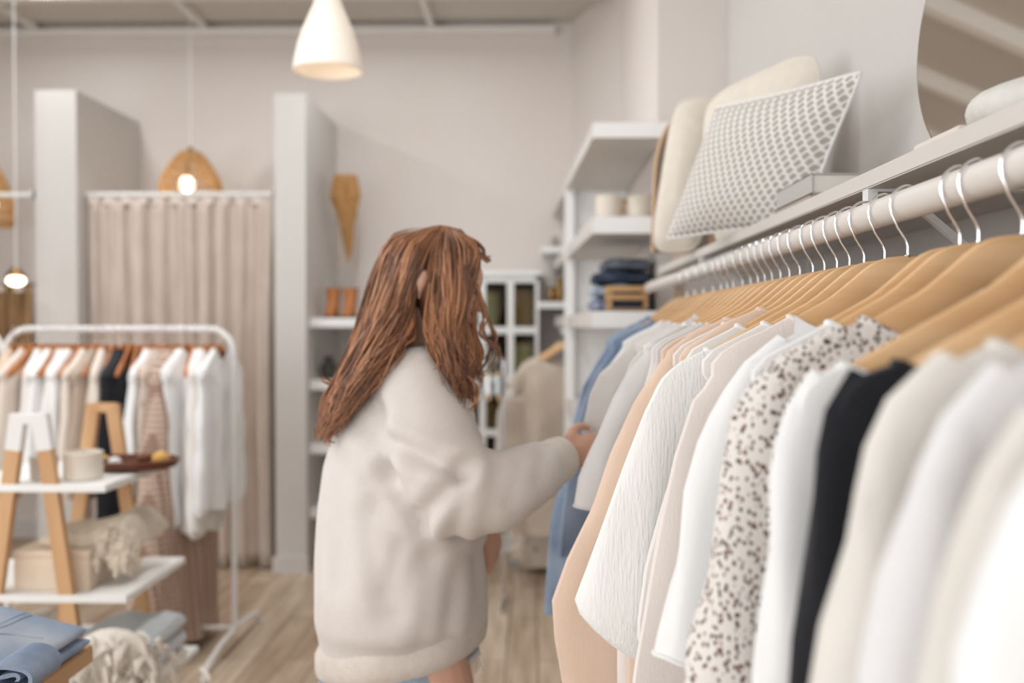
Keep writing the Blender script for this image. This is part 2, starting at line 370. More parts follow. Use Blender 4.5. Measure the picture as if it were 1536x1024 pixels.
# hanging dried bunch
c = at(518, 265, 6.4)
t = empty('dried_grass_bunch', at(518,395,6.4), 'golden dried grass bunch hanging tips down above the boots', 'dried grass')
gm = mat('dried_grass', (214,164,106), .8, .25, 30, (4,4,1))
mb = MB()
for k in range(110):
    a = random.random()*2*PI; r = random.random()**.5; top = c+Vector((.075*r*math.cos(a), .06*r*math.sin(a), random.uniform(-.03,.02)))
    x1 = random.uniform(-.01,.03); L = random.uniform(.3,.56)
    pts = [top, top+Vector((.02*math.cos(a), .02*math.sin(a), -.12)), c+Vector((lerp(.09*r*math.cos(a),x1,.6), .03*math.sin(a), -.3*L/.5)), c+Vector((x1+.01, 0, -L))]
    mb.tube(pts, [.006,.01,.008,.001], 5)
mb.build('stalks', gm, t)
MB().tube([c+Vector((-.05,0,.01)), c+Vector((-.055,0,-.3)), c+Vector((-.045,0,-.62))], .003, 5).build('string', gm, t)
MB().tube([c+Vector((.07,0,.01)), c+Vector((.075,0,-.3)), c+Vector((.065,0,-.62))], .003, 5).build('string', gm, t)
MB().tube([c+Vector((-.06,0,.0)), Vector((c.x-.03, YB, c.z+.02)), ], .004, 5).build('wall_peg', brass, t)
# objects on shelf 2,3
dk = mat('dark_clay', (82,76,70), .7); gy = mat('grey_clay', (176,166,156), .8)
def pot(px, py, Y, z, r, h, m, label, name='vase', cat='vase'):
    c = at(px, py, Y); c.z = z
    t = empty(name, c, label, cat)
    o = MB().lathe([(r*.7,0),(r,h*.3),(r*.95,h*.6),(r*.5,h*.85),(r*.55,h),(r*.45,h),(r*.4,h*.85),(r*.1,h*.6)], c, 24).build('vase_body', m, t)
    MB().lathe([(r*.56,h*.97),(r*.6,h),(r*.56,h*1.02)], c, 24).build('rim', m, t); return t
pot(493, 570, 6.2, at(500,571,6.0).z, .05, .14, dk, 'small dark vase on the second wall shelf beside her hair')
pot(474, 570, 6.4, at(500,571,6.0).z, .055, .2, gy, 'taller pale vase on the second wall shelf')
pot(478, 666, 6.3, at(500,667,6.0).z, .07, .24, gy, 'tall grey vase on the third wall shelf')
# ------------------------------------------------------------------ glazed cabinet at back wall
glass = mat('glass', (235,235,230), .02, spec=.15, tr=1.0); glass.node_tree.nodes['Principled BSDF'].inputs['IOR'].default_value = 1.1
cabin = mat('cabinet_inside', (84,62,42), .8)
def cabinet():
    x0, x1 = at(640,600,6.5).x, at(808,600,6.5).x; zt = at(700,414,6.5).z; y0, y1 = 6.5, YB-.002
    t = empty('display_cabinet', ((x0+x1)/2, y0, 0), 'white glazed display cabinet against the back wall right of the woman', 'cabinet')
    MB().box(x0, x0+.02, y0, y1, 0, zt).box(x1-.02, x1, y0, y1, 0, zt).box(x0, x1, y0, y1, zt-.03, zt).box(x0, x1, y0, y1, 0, .08).build('carcass', shelf_w, t, False)
    MB().box(x0-.02, x1+.02, y0-.03, y1, zt, zt+.035, .006).build('cornice', shelf_w, t)
    MB().box(x0+.02, x1-.02, y1-.02, y1, .08, zt-.03).build('back_panel', cabin, t, False)
    for z in [.42,.78,1.13,1.42]: MB().box(x0+.02, x1-.02, y0+.05, y1-.02, z, z+.02).build('shelf_board', shelf_w, t, False)
    nx = 4; xs = [x0+(x1-x0)*i/nx for i in range(nx+1)]; zs = [.08,.42,.78,1.13,1.45,zt-.02]
    for d in range(2):
        xa, xb = xs[2*d], xs[2*d+2]; mb = MB()
        for x in xs[2*d:2*d+3]: mb.box(max(xa, x-.022), min(xb, x+.022), y0-.02, y0-.001, .08, zt-.03)
        for z in zs: mb.box(xa, xb, y0-.021, y0-.0015, max(.08, z-.022), min(zt-.03, z+.022))
        dr = mb.build('door', shelf_w, t, False)
        for i in (2*d, 2*d+1):
            for j in range(5): MB().box(xs[i]+.02, xs[i+1]-.02, y0-.012, y0-.009, zs[j]+.02, zs[j+1]-.02).build('pane', glass, dr, False)
        xm = (x0+x1)/2 + (-.03 if d == 0 else .03)
        MB().ball((xm, y0-.032, 1.0), .013).build('knob', brass, dr)
    return x0, x1
cx0, cx1 = cabinet()
bx_m = [mat('basket_pale', (205,196,150), .9, .2, 60), mat('basket_tan', (170,140,95), .9, .2, 60), mat('linen_fold', (214,206,190), .9)]
n_ = 0
for z in (.80, 1.15, 1.44):
    for i in range(3):
        x = lerp(cx0+.16, cx1-.1, i/2); w = .08; m = bx_m[(i+n_) % 3]; h = .16+.05*((i*3+n_) % 3)
        t = empty('basket', (x, 6.68, z), ['small pale basket','tan woven basket','cream folded linen basket'][(i+n_)%3]+' behind the glass of the white cabinet, '+{.80:'third',1.15:'second',1.44:'top'}[z]+' row', 'basket')
        MB().lathe([(w*.75,0),(w,h*.5),(w*.95,h),(w*.85,h),(w*.8,h*.2)], (x,6.68,z), 20).build('basket_body', m, t)
        MB().lathe([(w*.97,h*.95),(w*1.04,h),(w*.97,h*1.05)], (x,6.68,z), 20).build('rim', bx_m[1], t)
    n_ += 1
# ------------------------------------------------------------------ right shelving
bz = [(.801,.743),(.43,.366),(.056,-.008),(-.40,-.46),(-.85,-.91)]
labs = ['top board','second board down, carrying two mugs','third board down, carrying the folded denim','fourth board down, hidden behind hanging clothes','lowest board near the floor']
t = empty('shelving_unit', (.33, 4.5, 0), 'white open shelving unit on the right wall beyond the end of the clothes rail', 'shelving unit')
SY = 3.96
pl = [(at(889,488,SY).x, SY), (PR+.2, SY), (PR+.2, 4.19), (PR-.005, 4.19), (PR-.005, 5.99), (cx-.005, YB-.01), (at(828,488,6.84).x, YB-.01)]
for (a, b) in bz[:5]: MB().poly(pl, 1.48+b, 1.48+a).build('shelf_board', shelf_m, t, False)
for i in range(3):  # bright front edging
    a, b = bz[i]; MB().box(pl[0][0]-.001, PR+.2, SY-.006, SY+.0005, 1.48+b-.001, 1.48+a+.001).build('edging', shelf_w, t, False)
px_ = at(847,488,5.5).x
MB().box(px_, px_+.052, 5.48, 5.54, 0, 1.48+.745).build('upright', shelf_w, t, False)
MB().box(px_+.05, PR-.004, 5.54, 5.57, 0, 1.48+.743).build('side_panel', shelf_w, t, False)
# small far shelves
for (xa, xb, y, lab) in [(812, 852, 372, 'small white wall shelf left of the shelving post, upper'), (808, 852, 455, 'small white wall shelf left of the shelving post, lower')]:
    a = at(xa, y, 6.4); b = at(xb, y, 6.4)
    tag(MB().box(a.x, b.x, 6.4, YB-.001, a.z-.03, a.z+.01, .003).build('wall_shelf', shelf_w), lab, 'shelf')
for (px, h, m, lab, y) in [(828,.1,brass,'small brass pot on the lower far wall shelf',450),(840,.16,brass,'tall brass vase on the lower far wall shelf',450),(832,.07,gy,'pale bowl on the upper far wall shelf',368)]:
    c = at(px, y, 6.5); c.z = at(830, {450:455,368:372}[y], 6.4).z+.0105
    tt = empty('vase', c, lab, 'vase'); MB().lathe([(.02,0),(.035,h*.4),(.02,h*.8),(.024,h)], c, 18).build('vase_body', m, tt)
# mugs
cream = mat('cream_ceramic', (226,216,202), .5)
for px, lab in [(913, 'left of the two cream ceramic mugs on the shelving'), (960, 'right of the two cream ceramic mugs on the shelving')]:
    c = at(px, 325, 4.3); c.z = 1.48+.430
    tt = empty('mug', c, lab, 'mug', 'cream mugs on the shelving')
    MB().lathe([(.044,0),(.052,.008),(.057,.06),(.055,.125),(.050,.127),(.048,.02),(.01,.015)], c, 28).build('mug_body', cream, tt)
    MB().tube([c+Vector((.054+.022*math.sin(q), 0, .065+.03*math.cos(q))) for q in [PI*k/10 for k in range(11)]], .006, 8).build('handle', cream, tt)
tag(MB().box(at(942,300,4.5).x-.035, at(942,300,4.5).x+.0, 4.42, 4.6, 1.48+.4301, 1.48+.56, .004).build('small_box', bamboo), 'tan box standing between the two cream mugs', 'box')
# folded denim stack
def folded(x0, x1, y0, y1, z0, h, m, name, label, cat, seed, parent_group=None, wav=.006, tag_it=True):
    n = 20; rings = []; rnd = random.Random(seed)
    for i in range(25):
        u = i/24; x = lerp(x0, x1, u); hh = h*(1-.12*abs(2*u-1)**4)*(1+.05*math.sin(u*9+seed)); e = 1-.5*max(0, abs(2*u-1)-.94)/.06
        r = []
        for k in range(n):
            q = 2*PI*k/n; c_, s_ = math.cos(q), math.sin(q)
            yy = (y0+y1)/2 + (y1-y0)/2*math.copysign(abs(c_)**.45, c_)*(1+.02*math.sin(u*13+seed))
            zz = z0+hh/2 + hh/2*math.copysign(abs(s_)**.6, s_)*e
            if s_ > 0: zz += wav*math.sin(u*11+yy*40+seed)
            r.append(Vector((x, yy, max(z0, zz))))
        rings.append(r)
    return tag(MB().loft(rings).build(name, m), label, cat, parent_group)
xA, xB = at(891,420,4.1).x, at(985,420,4.1).x; z_ = 1.48+.0565
plaid = grid_mat('plaid', (176,182,196), (112,122,146), 22, 26, .4)
folded(xA, PR-.03, 4.22, 4.55, z_, .062, plaid, 'folded_jeans', 'washed blue checked folded jeans at the bottom of the shelving stack', 'jeans', 1)
folded(xA+.004, PR-.03, 4.22, 4.55, z_+.064, .055, denim_l, 'folded_jeans', 'light blue folded jeans in the middle of the shelving stack', 'jeans', 2)
folded(xA+.01, PR-.03, 4.22, 4.55, z_+.121, .055, denim_d, 'folded_jeans', 'dark navy folded jeans near the top of the shelving stack', 'jeans', 3)
folded(xA+.05, PR-.03, 4.22, 4.55, z_+.178, .05, mat('grey_denim',(120,126,140),.9,.2,12), 'folded_jeans', 'grey blue folded jeans topmost on the shelving stack', 'jeans', 4)
def crate(x0, x1, y0, y1, z0, h, label, m=bamboo):
    t = empty('wooden_crate', ((x0+x1)/2, (y0+y1)/2, z0), label, 'crate')
    for x in (x0, x1-.014):
        for y in (y0, y1-.014): MB().box(x, x+.014, y, y+.014, z0, z0+h).build('corner_post', m, t, False)
    for z in (z0+h-.022, z0+h*.45):
        for y in (y0-.004, y1): MB().box(x0, x1, y, y+.004, z, z+.022).build('slat', m, t, False)
        for x in (x0-.004, x1): MB().box(x, x+.004, y0, y1, z, z+.022).build('slat', m, t, False)
    MB().box(x0, x1, y0, y1, z0+.008, z0+.014).build('bottom_board', m, t, False); return t
crate(at(913,450,4.0).x, at(972,450,4.0).x, 4.02, 4.16, z_, .103, 'small open bamboo crate in front of the folded denim')
tag(MB().box(at(920,450,4.0).x, at(966,450,4.0).x, 4.05, 4.13, z_+.0145, z_+.08, .008).build('folded_cloth', denim_d), 'dark cloth folded inside the small bamboo crate', 'cloth')
# ------------------------------------------------------------------ long wall shelf
SL = .48; ZT = 1.48+.222; ZB = 1.48+.197; SD1 = 3.85
tag(MB().box(SL, WR-.001, .25, SD1, ZB, ZT, .002).build('wall_shelf', mat('taupe_white', (210,204,198), .55, .01, 3)), 'long white wall shelf above the clothes rail, carrying cushions, books and mirror', 'shelf')
RL = .46; RZ = 1.48+.149; RR = .019
# brackets
def bracket(D, label):
    t = empty('shelf_bracket', (SL+.004, D, ZB-.16), label, 'bracket', 'white metal brackets under the long shelf')
    m = metal_w
    MB().box(SL+.002, WR-.001, D-.012, D+.012, ZB-.0042, ZB-.0002).build('top_flange', m, t, False)
    MB().box(SL+.002, SL+.016, D-.012, D+.012, RZ+RR+.0005, ZB-.004).build('front_drop', m, t, False)
    MB().box(WR-.006, WR-.001, D-.012, D+.012, ZB-.24, ZB-.004).build('wall_flange', m, t, False)
    MB().beam((SL+.06, D, ZB-.01), (WR-.006, D, ZB-.225), .012, .01, (0,0,1)).build('diagonal_brace', m, t, False)
bracket(1.46, 'white metal shelf bracket above the hooks in the middle of the rail')
bracket(.55, 'white metal shelf bracket near the right edge of the photo')
bracket(2.9, 'white metal shelf bracket below the patterned cushion')
railm = mat('rail_paint', (222,216,210), .45)
t = empty('clothes_rail', (RL, 2.2, RZ-RR), 'thick white round clothes rail running under the long wall shelf', 'clothes rail')
MB().tube([(RL,.35,RZ),(RL,3.93,RZ)], RR, 28).build('rail_tube', railm, t)
MB().tube([(RL,3.925,RZ),(RL,3.945,RZ)], [.0215,.0205], 24).build('end_cap', railm, t)
for D in (.42, 3.8): MB().box(RL-.012, RL+.012, D-.012, D+.012, RZ+RR-.003, ZB-.0005 if D < 3.6 else RZ+RR+.004).build('fixing', railm, t, False)
# ------------------------------------------------------------------ mirror
tilt = math.radians(7.5); mr = .28; MD = 1.455
mc_z = ZT + mr*math.cos(tilt)+.004
def mdisc(r, thick, off):
    n = 72; a = []; b = []
    for k in range(n):
        y = MD + r*math.cos(2*PI*k/n); s = r*math.sin(2*PI*k/n)
        # plane: bottom forward (toward -X), top against wall
        base = Vector((WR-.05-mr*2*math.sin(tilt)/2, 0, mc_z))
        p = Vector((base.x + s*math.sin(tilt) - (y-MD)*.17, y, base.z + s*math.cos(tilt)))
        nrm = Vector((-math.cos(tilt), 0, math.sin(tilt)))
        a.append(p+nrm*off); b.append(p+nrm*(off+thick))
    return MB().loft([a, b])
t = empty('round_mirror', (WR-.05, MD, ZT), 'large round mirror with a thin dark brass rim leaning on the long shelf', 'mirror')
mdisc(mr, .01, -.008).build('rim', mat('dark_brass', (120,100,70), .35, metal=1), t)
mdisc(mr-.004, .0012, .0022).build('mirror_glass', mat('mirror', (226,222,218), .03, metal=1), t)
# ------------------------------------------------------------------ cushions
def cushion(BL, BR, TR, TL, puff, m, name, label, n=30, seed=0, pinch=.06, cat='cushion', rd=0):
    BL, BR, TR, TL = map(Vector, (BL, BR, TR, TL)); N = (BR-BL).cross(TL-BL).normalized()
    if N.y > 0: N = -N
    P = {}; V = []; F = []
    for side in (1, -1):
        for j in range(n+1):
            for i in range(n+1):
                u, v = i/n, j/n; a, b = 2*u-1, 2*v-1
                pu = (1-abs(a)**2.3)**.62*(1-abs(b)**2.3)**.62
                uu = .5+.5*a*(1-pinch*(1-b*b))*(1-rd*abs(b)**5); vv = .5+.5*b*(1-pinch*(1-a*a))*(1-rd*abs(a)**5)
                p = BL.lerp(BR, uu).lerp(TL.lerp(TR, uu), vv)
                w = puff*pu*(1+.12*noise.noise(Vector((u*3, v*3, seed+side))))
                if side < 0 and (i in (0,n) or j in (0,n)): P[side,i,j] = P[1,i,j]; continue
                P[side,i,j] = len(V); V.append(p+N*(side*w))
        for j in range(n):
            for i in range(n): F.append((P[side,i,j],P[side,i+1,j],P[side,i+1,j+1],P[side,i,j+1]))
    t = MB().add(V, F).build(name, m); tag(t, label, cat)
    # welt
    e = [V[P[1,i,0]] for i in range(n+1)]+[V[P[1,n,j]] for j in range(1,n+1)]+[V[P[1,i,n]] for i in range(n-1,-1,-1)]+[V[P[1,0,j]] for j in range(n-1,-1,-1)]
    MB().tube(e, .0035, 6, False).build('piping', m, t)
    return t
ccream = mat('cushion_cream', (230,221,209), .95, .03, 30, bump=.6, bscale=220)
# woven pattern: half-drop lozenges
def weave():
    m = bpy.data.materials.new('woven_pattern'); m.use_nodes = True; N = m.node_tree.nodes; L = m.node_tree.links; b = N['Principled BSDF']; b.inputs['Roughness'].default_value = .95; b.inputs['Specular IOR Level'].default_value = .15
    uv = N.new('ShaderNodeUVMap'); sp = N.new('ShaderNodeSeparateXYZ'); L.new(uv.outputs[0], sp.inputs[0])
    def M(op, a, b2=None):
        n = N.new('ShaderNodeMath'); n.operation = op
        for i, x in enumerate((a, b2)):
            if x is None: continue
            if isinstance(x, (int, float)): n.inputs[i].default_value = x
            else: L.new(x, n.inputs[i])
        return n.outputs[0]
    U = M('MULTIPLY', sp.outputs[0], 19); Vv = M('MULTIPLY', sp.outputs[1], 22)
    row = M('FLOOR', Vv); off = M('MULTIPLY', M('MODULO', row, 2), .5)
    fu = M('SUBTRACT', M('FRACT', M('ADD', U, off)), .5); fv = M('SUBTRACT', M('FRACT', Vv), .5)
    d = M('ADD', M('MULTIPLY', M('ABSOLUTE', fu), 1.0), M('MULTIPLY', M('ABSOLUTE', fv), .55))
    mr_ = N.new('ShaderNodeMapRange'); mr_.inputs['From Min'].default_value = .30; mr_.inputs['From Max'].default_value = .42; L.new(d, mr_.inputs['Value'])
    nz = N.new('ShaderNodeTexNoise'); nz.inputs['Scale'].default_value = 400; 
    mx = N.new('ShaderNodeMix'); mx.data_type = 'RGBA'; mx.inputs['A'].default_value = rgb(186,176,166); mx.inputs['B'].default_value = rgb(240,238,234)
    L.new(mr_.outputs[0], mx.inputs['Factor']); L.new(mx.outputs['Result'], b.inputs['Base Color'])
    bp = N.new('ShaderNodeBump'); bp.inputs['Strength'].default_value = .7; bp.inputs['Distance'].default_value = .004
    ad = M('ADD', mr_.outputs[0], M('MULTIPLY', nz.outputs['Fac'], .3)); L.new(ad, bp.inputs['Height']); L.new(bp.outputs[0], b.inputs['Normal'])
    return m
pat = weave()
zc = ZT+.001
BL = (.345,2.62,zc); TR = at(1297,104,2.06); TL = at(1072,160,2.44); BR = (.60,2.22,zc+.0)
TR.x = min(TR.x, WR-.06)
pc = cushion(BL, BR, TR, TL, .06, pat, 'patterned_cushion', 'white and taupe lozenge-patterned woven cushion leaning on the long shelf', seed=1, pinch=.05, rd=.03)
me = pc.data; uvl = me.uv_layers.new(name='UVMap')
n = 30
# uv from grid order
Pm = {}; idx = 0
for side in (1,-1):
    for j in range(n+1):
        for i in range(n+1):
            if side < 0 and (i in (0,n) or j in (0,n)): continue
            Pm[idx] = (i/n, j/n); idx += 1
for lp in me.loops: uvl.data[lp.index].uv = Pm[lp.vertex_index]
me2 = pc.children[0].data; pc.children[0].data.materials[0] = mat('piping_white', (236,234,230), .9)
cushion((.52,2.90,zc), (.70,2.55,zc), at(1236,66,2.50), at(1052,150,2.86), .07, ccream, 'cream_cushion', 'plain cream cushion standing behind the patterned cushion, reaching highest', seed=4, rd=.12, pinch=.0)
cushion((.352,3.02,zc), (.50,2.98,zc), at(1085,148,2.97), at(1012,148,3.0), .045, ccream, 'cream_cushion', 'plain cream cushion left behind the patterned cushion, with a rounded top', seed=7, rd=.13, pinch=0)
# wooden arch frame
t = empty('arched_frame', (.45, 3.15, zc), 'arched thin wooden frame standing behind the cushions at the far end of the shelf', 'frame')
fx0 = at(982,340,3.14).x; fz = at(1006,176,3.14).z
pts = [Vector((fx0-.004, 3.14, zc+.006))]
for k in range(17):
    a = PI - PI*k/16; pts.append(Vector((.47+(.47-fx0)*math.cos(a), 3.14+.0*k, fz-.22+.22*math.sin(a)**.9 if math.sin(a) > 0 else fz-.22)))
pts.append(Vector((.47*2-fx0, 3.14, zc+.006)))
MB().tube(pts, .008, 8).build('wooden_frame', mat('pale_wood', (200,168,138), .5), t)
MB().loft([[p+Vector((0,.006,0)) for p in pts], [p+Vector((0,.010,0)) for p in pts]]).build('backing_board', mat('backing', (150,140,128), .8), t)
# wooden post at the end of the rail
tag(MB().box(at(981,440,3.9).x+.075, at(998,440,3.9).x+.075, 3.87, 3.89, .0, 1.48+.74).build('wooden_post', mat('pale_wood2', (206,184,164), .6)), 'slim pale wooden post at the far end of the clothes rail', 'post')
# ------------------------------------------------------------------ books, dish, booklet
bkm = [mat('book_grey', (186,182,178), .45), mat('book_taupe', (168,156,144), .6)]; page = mat('pages', (226,222,214), .8)
def book(x0, x1, y0, y1, z0, h, m, label, grp=None):
    t = empty('book', ((x0+x1)/2, (y0+y1)/2, z0), label, 'book', grp)
    MB().box(x0, x1, y0, y1, z0, z0+.003, .001).box(x0, x1, y0, y1, z0+h-.003, z0+h, .001).box(x0, x0+.003, y0, y1, z0, z0+h, .001).build('cover', m, t)
    MB().box(x0+.0035, x1-.004, y0+.004, y1-.004, z0+.0035, z0+h-.0035).build('pages', page, t, False)
bx = at(1219,280,1.86).x
book(bx-.004, bx+.17, 1.86, 2.14, ZT+.0005, .022, bkm[1], 'taupe book lowest in the pile on the shelf before the patterned cushion', 'books on the long shelf')
book(bx, bx+.165, 1.865, 2.135, ZT+.023, .038, bkm[0], 'thick grey book on top of the pile before the patterned cushion', 'books on the long shelf')
stone = mat('white_stone', (222,220,214), .55, .06, 25, bump=.3, bscale=120)
cc = Vector((.562, 1.14, ZT+.001))
mb = MB(); rings = []
for j in range(13):
    a = PI*j/12; rings.append([cc+Vector((.058*(math.sin(a)**.6)*math.cos(q), .11*(math.sin(a)**.6)*math.sin(q), .026-.026*math.cos(a)+.003*math.sin(3*q)*math.sin(a))) for q in [2*PI*k/28 for k in range(28)]])
rings = [r for r in rings]
cdish = MB().loft(rings).build('stone_dish', stone); tag(cdish, 'rounded white marbled stone dish on the long shelf at the right edge', 'dish')
t = empty('booklet', (.53, 1.32, ZT), 'thin pale booklet with a dark folded edge on the long shelf', 'booklet')
y0_ = at(1356,232,.5).x
D0 = SL+.012
V0 = Vector((D0, D0*FPX/(1362-800), ZT+.0005))
MB().box(V0.x, V0.x+.12, V0.y-.14, V0.y-.004, ZT+.0003, ZT+.010, .001).build('pages', mat('booklet_paper', (222,214,204), .7), t)
MB().tube([V0, V0+Vector((.004,-.012,.010)), V0+Vector((.007,-.03,.0115)), V0+Vector((.007,-.06,.0105))], .0009, 5).build('dark_edge', dk, t)
# ------------------------------------------------------------------ hangers
HT = [(0,-.063),(.03,-.066),(.05,-.075),(.075,-.096),(.10,-.116),(.15,-.143),(.20,-.169),(.232,-.188)]   # hanger top, z relative to the rail centre
def hz(s): return interp(HT, abs(s))
def hanger_proto(m, label):
    t = empty('wooden_hanger', (0,0,0), label, 'hanger')
    rings = []
    N_ = 40
    for i in range(N_+1):
        s = -.232 + .464*i/N_; a = abs(s); top = hz(s); H = interp([(0,.040),(.05,.044),(.1,.040),(.17,.034),(.215,.028),(.232,.014)], a); th = interp([(0,.0065),(.08,.007),(.2,.0082),(.232,.006)], a)
        bw = .012*(a/.22)**1.6   # arms bow forward
        r = []
        for k in range(12):
            q = 2*PI*k/12; cy, cz = math.cos(q), math.sin(q)
            r.append(Vector((s, -bw+th*math.copysign(abs(cy)**.6, cy), top-H/2+H/2*math.copysign(abs(cz)**.7, cz))))
        rings.append(r)
    MB().loft(rings).build('hanger_arms', m, t)
    R = .0225
    pts = [Vector((0,0,-.072)), Vector((0,0,-.052)), Vector((-.003,0,-.043)), Vector((-.013,0,-.028)), Vector((-.021,0,-.012))]
    pts += [Vector((R*math.cos(a), 0, .0+R*math.sin(a))) for a in [PI-PI*1.12*k/14 for k in range(15)]]
    MB().tube(pts, .00175, 8).build('hook', chrome, t)
    MB().tube([(0,0,-.066),(0,0,-.0625)], [.005,.003], 10).build('ferrule', chrome, t)
    return t
proto = hanger_proto(hangw, 'x'); used = [False]
def hang(loc, rz, label, group, dark=False):
    if not used[0]:
        used[0] = True; proto.location = loc; proto.rotation_euler = (0,0,rz); proto['label'] = label; proto['group'] = group; return proto
    return copy_tree(proto, loc, rz, label, group)
# ------------------------------------------------------------------ garments
def garment(name, label, cat, loc, rz, prof, m, thick=.02, sleeve=None, seed=0, fold=.008, freq=26, hem=None, group=None, right=None, neck='band', hemx=0, acc=None, nz=44, rfac=1.0, belly=1.0, dip=.05):
    """prof: (u,z) of the left edge from the neck down, relative to the rail centre; u measured along the hanger"""
    rnd = random.Random(seed); loc = Vector(loc)
    t = empty(name, (loc.x, loc.y, loc.z+prof[-1][1]), label, cat, group)
    cs, sn = math.cos(rz), math.sin(rz)
    def W(u, w, z): return Vector((loc.x+u*cs-w*sn, loc.y+u*sn+w*cs, loc.z+z))
    prof = list(prof); pp = []; last = 9
    for i_, (u, z) in enumerate(prof):
        s_ = abs(u)
        if s_ < .24: z = max(z, hz(s_)+.004) if i_ else hz(s_)+.005
        z = min(z, last-.002); last = z; pp.append((u, z))
    prof = pp; tab = [(-z, -u) for u, z in prof]; z0 = prof[0][1]; z1 = prof[-1][1]; u0 = -prof[0][0]
    inv = sorted([(-z, s) for s, z in HT])
    def half(z):
        w = interp(tab, -z)
        if z > -.215: w = max(w, interp(inv, -z)+.004 + .010*min(1, (z0-z)/.03))
        return w
    sw = 0
    if sleeve: sl_z, sr = sleeve; sh = -.20
    M = 44; rings = []
    ph = rnd.random()*6; ph2 = rnd.random()*6
    def ripple(u, z, q=1):
        d = min(1, max(0, (z0-z)/.35)); e = .25+.75*d
        f1 = math.sin(freq*u + ph + 1.2*noise.noise(Vector((u*4, z*1.5, seed))))
        f2 = math.sin(freq*2.3*u + ph2 + 2*noise.noise(Vector((u*3, z*2.5, seed+9))))
        return fold*e*(f1+.45*f2) + fold*.8*noise.noise(Vector((u*14, z*6, seed+3)))
    for j in range(nz+1):
        v = (j/nz)**1.25; z = lerp(z0, z1, v)
        wl = half(z); inset = 0
        if sleeve:
            k = min(1, max(0, (-.2-z)/.12)); 
            if z > sl_z-.02: inset = k*sr*1.25
            else: inset = sr*1.25*max(0, 1-(sl_z-.02-z)/.05)
        wl -= inset; wr = min(half(z)*rfac-inset, (right or .30))
        c = (wr-wl)/2; a = (wr+wl)/2; b = max(.0175, thick*(.62+.38*min(1, (z0-z)/.2)))*(1+ (belly-1)*v)
        r = []
        for kx in range(M):
            q = 2*PI*kx/M; cc_, ss = math.cos(q), math.sin(q)
            u = c + a*math.copysign(abs(cc_)**.9, cc_); w = b*math.copysign(abs(ss)**.65, ss)
            w += ripple(u, z)*min(1, (z0-z)/.12)
            bow = -.012*(min(.24,abs(u))/.22)**1.6*max(0, 1-max(0, -z-.25)/.2)
            zz = z - dip*(1-min(1, abs(u-c)/max(.02,a))**2)*(1 if ss < 0 else .35)*max(0, 1-(z0-z)/.30)**2
            if v > .9: zz += (v-.9)*10*(hemx*(u) + .008*math.sin(u*31+seed))
            r.append(W(u, w+bow, zz))
        rings.append(r)
    MB().loft(rings, False).build('garment_body', m, t)
    if neck == 'band':
        MB().tube(rings[0]+[rings[0][0]], .0035, 6, False).build('neckband', m, t)
    if neck == 'collar':
        zt = z0; L = []
        up = []; dn = []
        wn = half(z0)+.004
        for kx in range(25):
            q = 2*PI*kx/24; u = wn*math.cos(q)*1.0; w = (thick*.7+.006)*math.sin(q)
            up.append(W(u*.82, w*.8, zt+.034)); 
            dn.append(W(u*1.25, w*1.7, zt-.018-.03*(1 if math.sin(q) < 0 else .2)*(abs(math.cos(q)))))
        base = [W(wn*math.cos(2*PI*kx/24), (thick*.75)*math.sin(2*PI*kx/24), zt-.004) for kx in range(25)]
        MB().loft([base, up, dn], False, False).build('collar', m, t)
    if acc == 'tips':
        for side in (-1, 1):
            up = []; dn = []; wn = half(z0)
            n_ = 12
            for q in range(n_+1):
                f = q/n_; u = side*lerp(wn+.012, wn*.25, f); zz = -(0)+z0-lerp(-.012, dip*.9, f**.8)
                up.append(W(u, -thick-.006-.003*math.sin(f*PI), zz+.004)); dn.append(W(u+side*.004, -thick-.012, zz-lerp(.045,.058,f)*(1-.2*math.sin(f*PI))))
            bk = [p+Vector((0,.0025,0)) for p in up]; bd_ = [p+Vector((0,.0025,0)) for p in dn]
            MB().loft([up, dn, bd_, bk, up], False, False).build('collar', m, t)
    if sleeve:
        for side in (-1, 1):
            pts = []; rad = []
            zz = z0-.014; zs = [zz]
            while zz > sl_z: zz -= .028 if zz > -.27 else .05; zs.append(max(zz, sl_z))
            for z in zs:
                h = half(z) if side < 0 else min(half(z), .31)
                rr_ = interp([(0,.012),(.1,sr*.75),(.2,sr),(1,sr*(.78 if acc != 'puff' else 1.25))], (z0-z))
                u = side*(h-rr_-.002)
                pts.append((u, z)); rad.append(rr_)
            rg = []
            for i, (u, z) in enumerate(pts):
                r = []
                fl = .62
                for kx in range(20):
                    q = 2*PI*kx/20
                    du = rad[i]*math.cos(q); dw = rad[i]*fl*math.sin(q)
                    e = 1+.12*math.sin(3*q+z*30+seed)+.10*noise.noise(Vector((math.cos(q)*2, math.sin(q)*2, z*12+seed)))
                    r.append(W(u+du*e, dw*e - .010 + .3*ripple(u+du, z), z+.010*math.cos(q)*(-side)*(-1)))
                rg.append(r)
            if acc == 'puff':
                cu = []; 
                for kx in range(20):
                    q = 2*PI*kx/20; cu.append(W(pts[-1][0]+rad[-1]*.5*math.cos(q), -.01+rad[-1]*.3*math.sin(q), pts[-1][1]-.03))
                rg.append(cu)
            MB().loft(rg, False).build('sleeve', m, t)
            if acc != 'puff':
                e = rg[-1]; MB().tube(e+[e[0]], .003, 5, False).build('cuff', m, t)
    return t
def hlab(pre, lab):
    for a in (pre+' carrying the '+lab, 'hanger of the '+lab, pre+' carrying the '+lab.split(',')[0], 'hanger of the '+lab.split(',')[0]):
        if len(a.replace('-', ' ').split()) <= 16: break
    return a
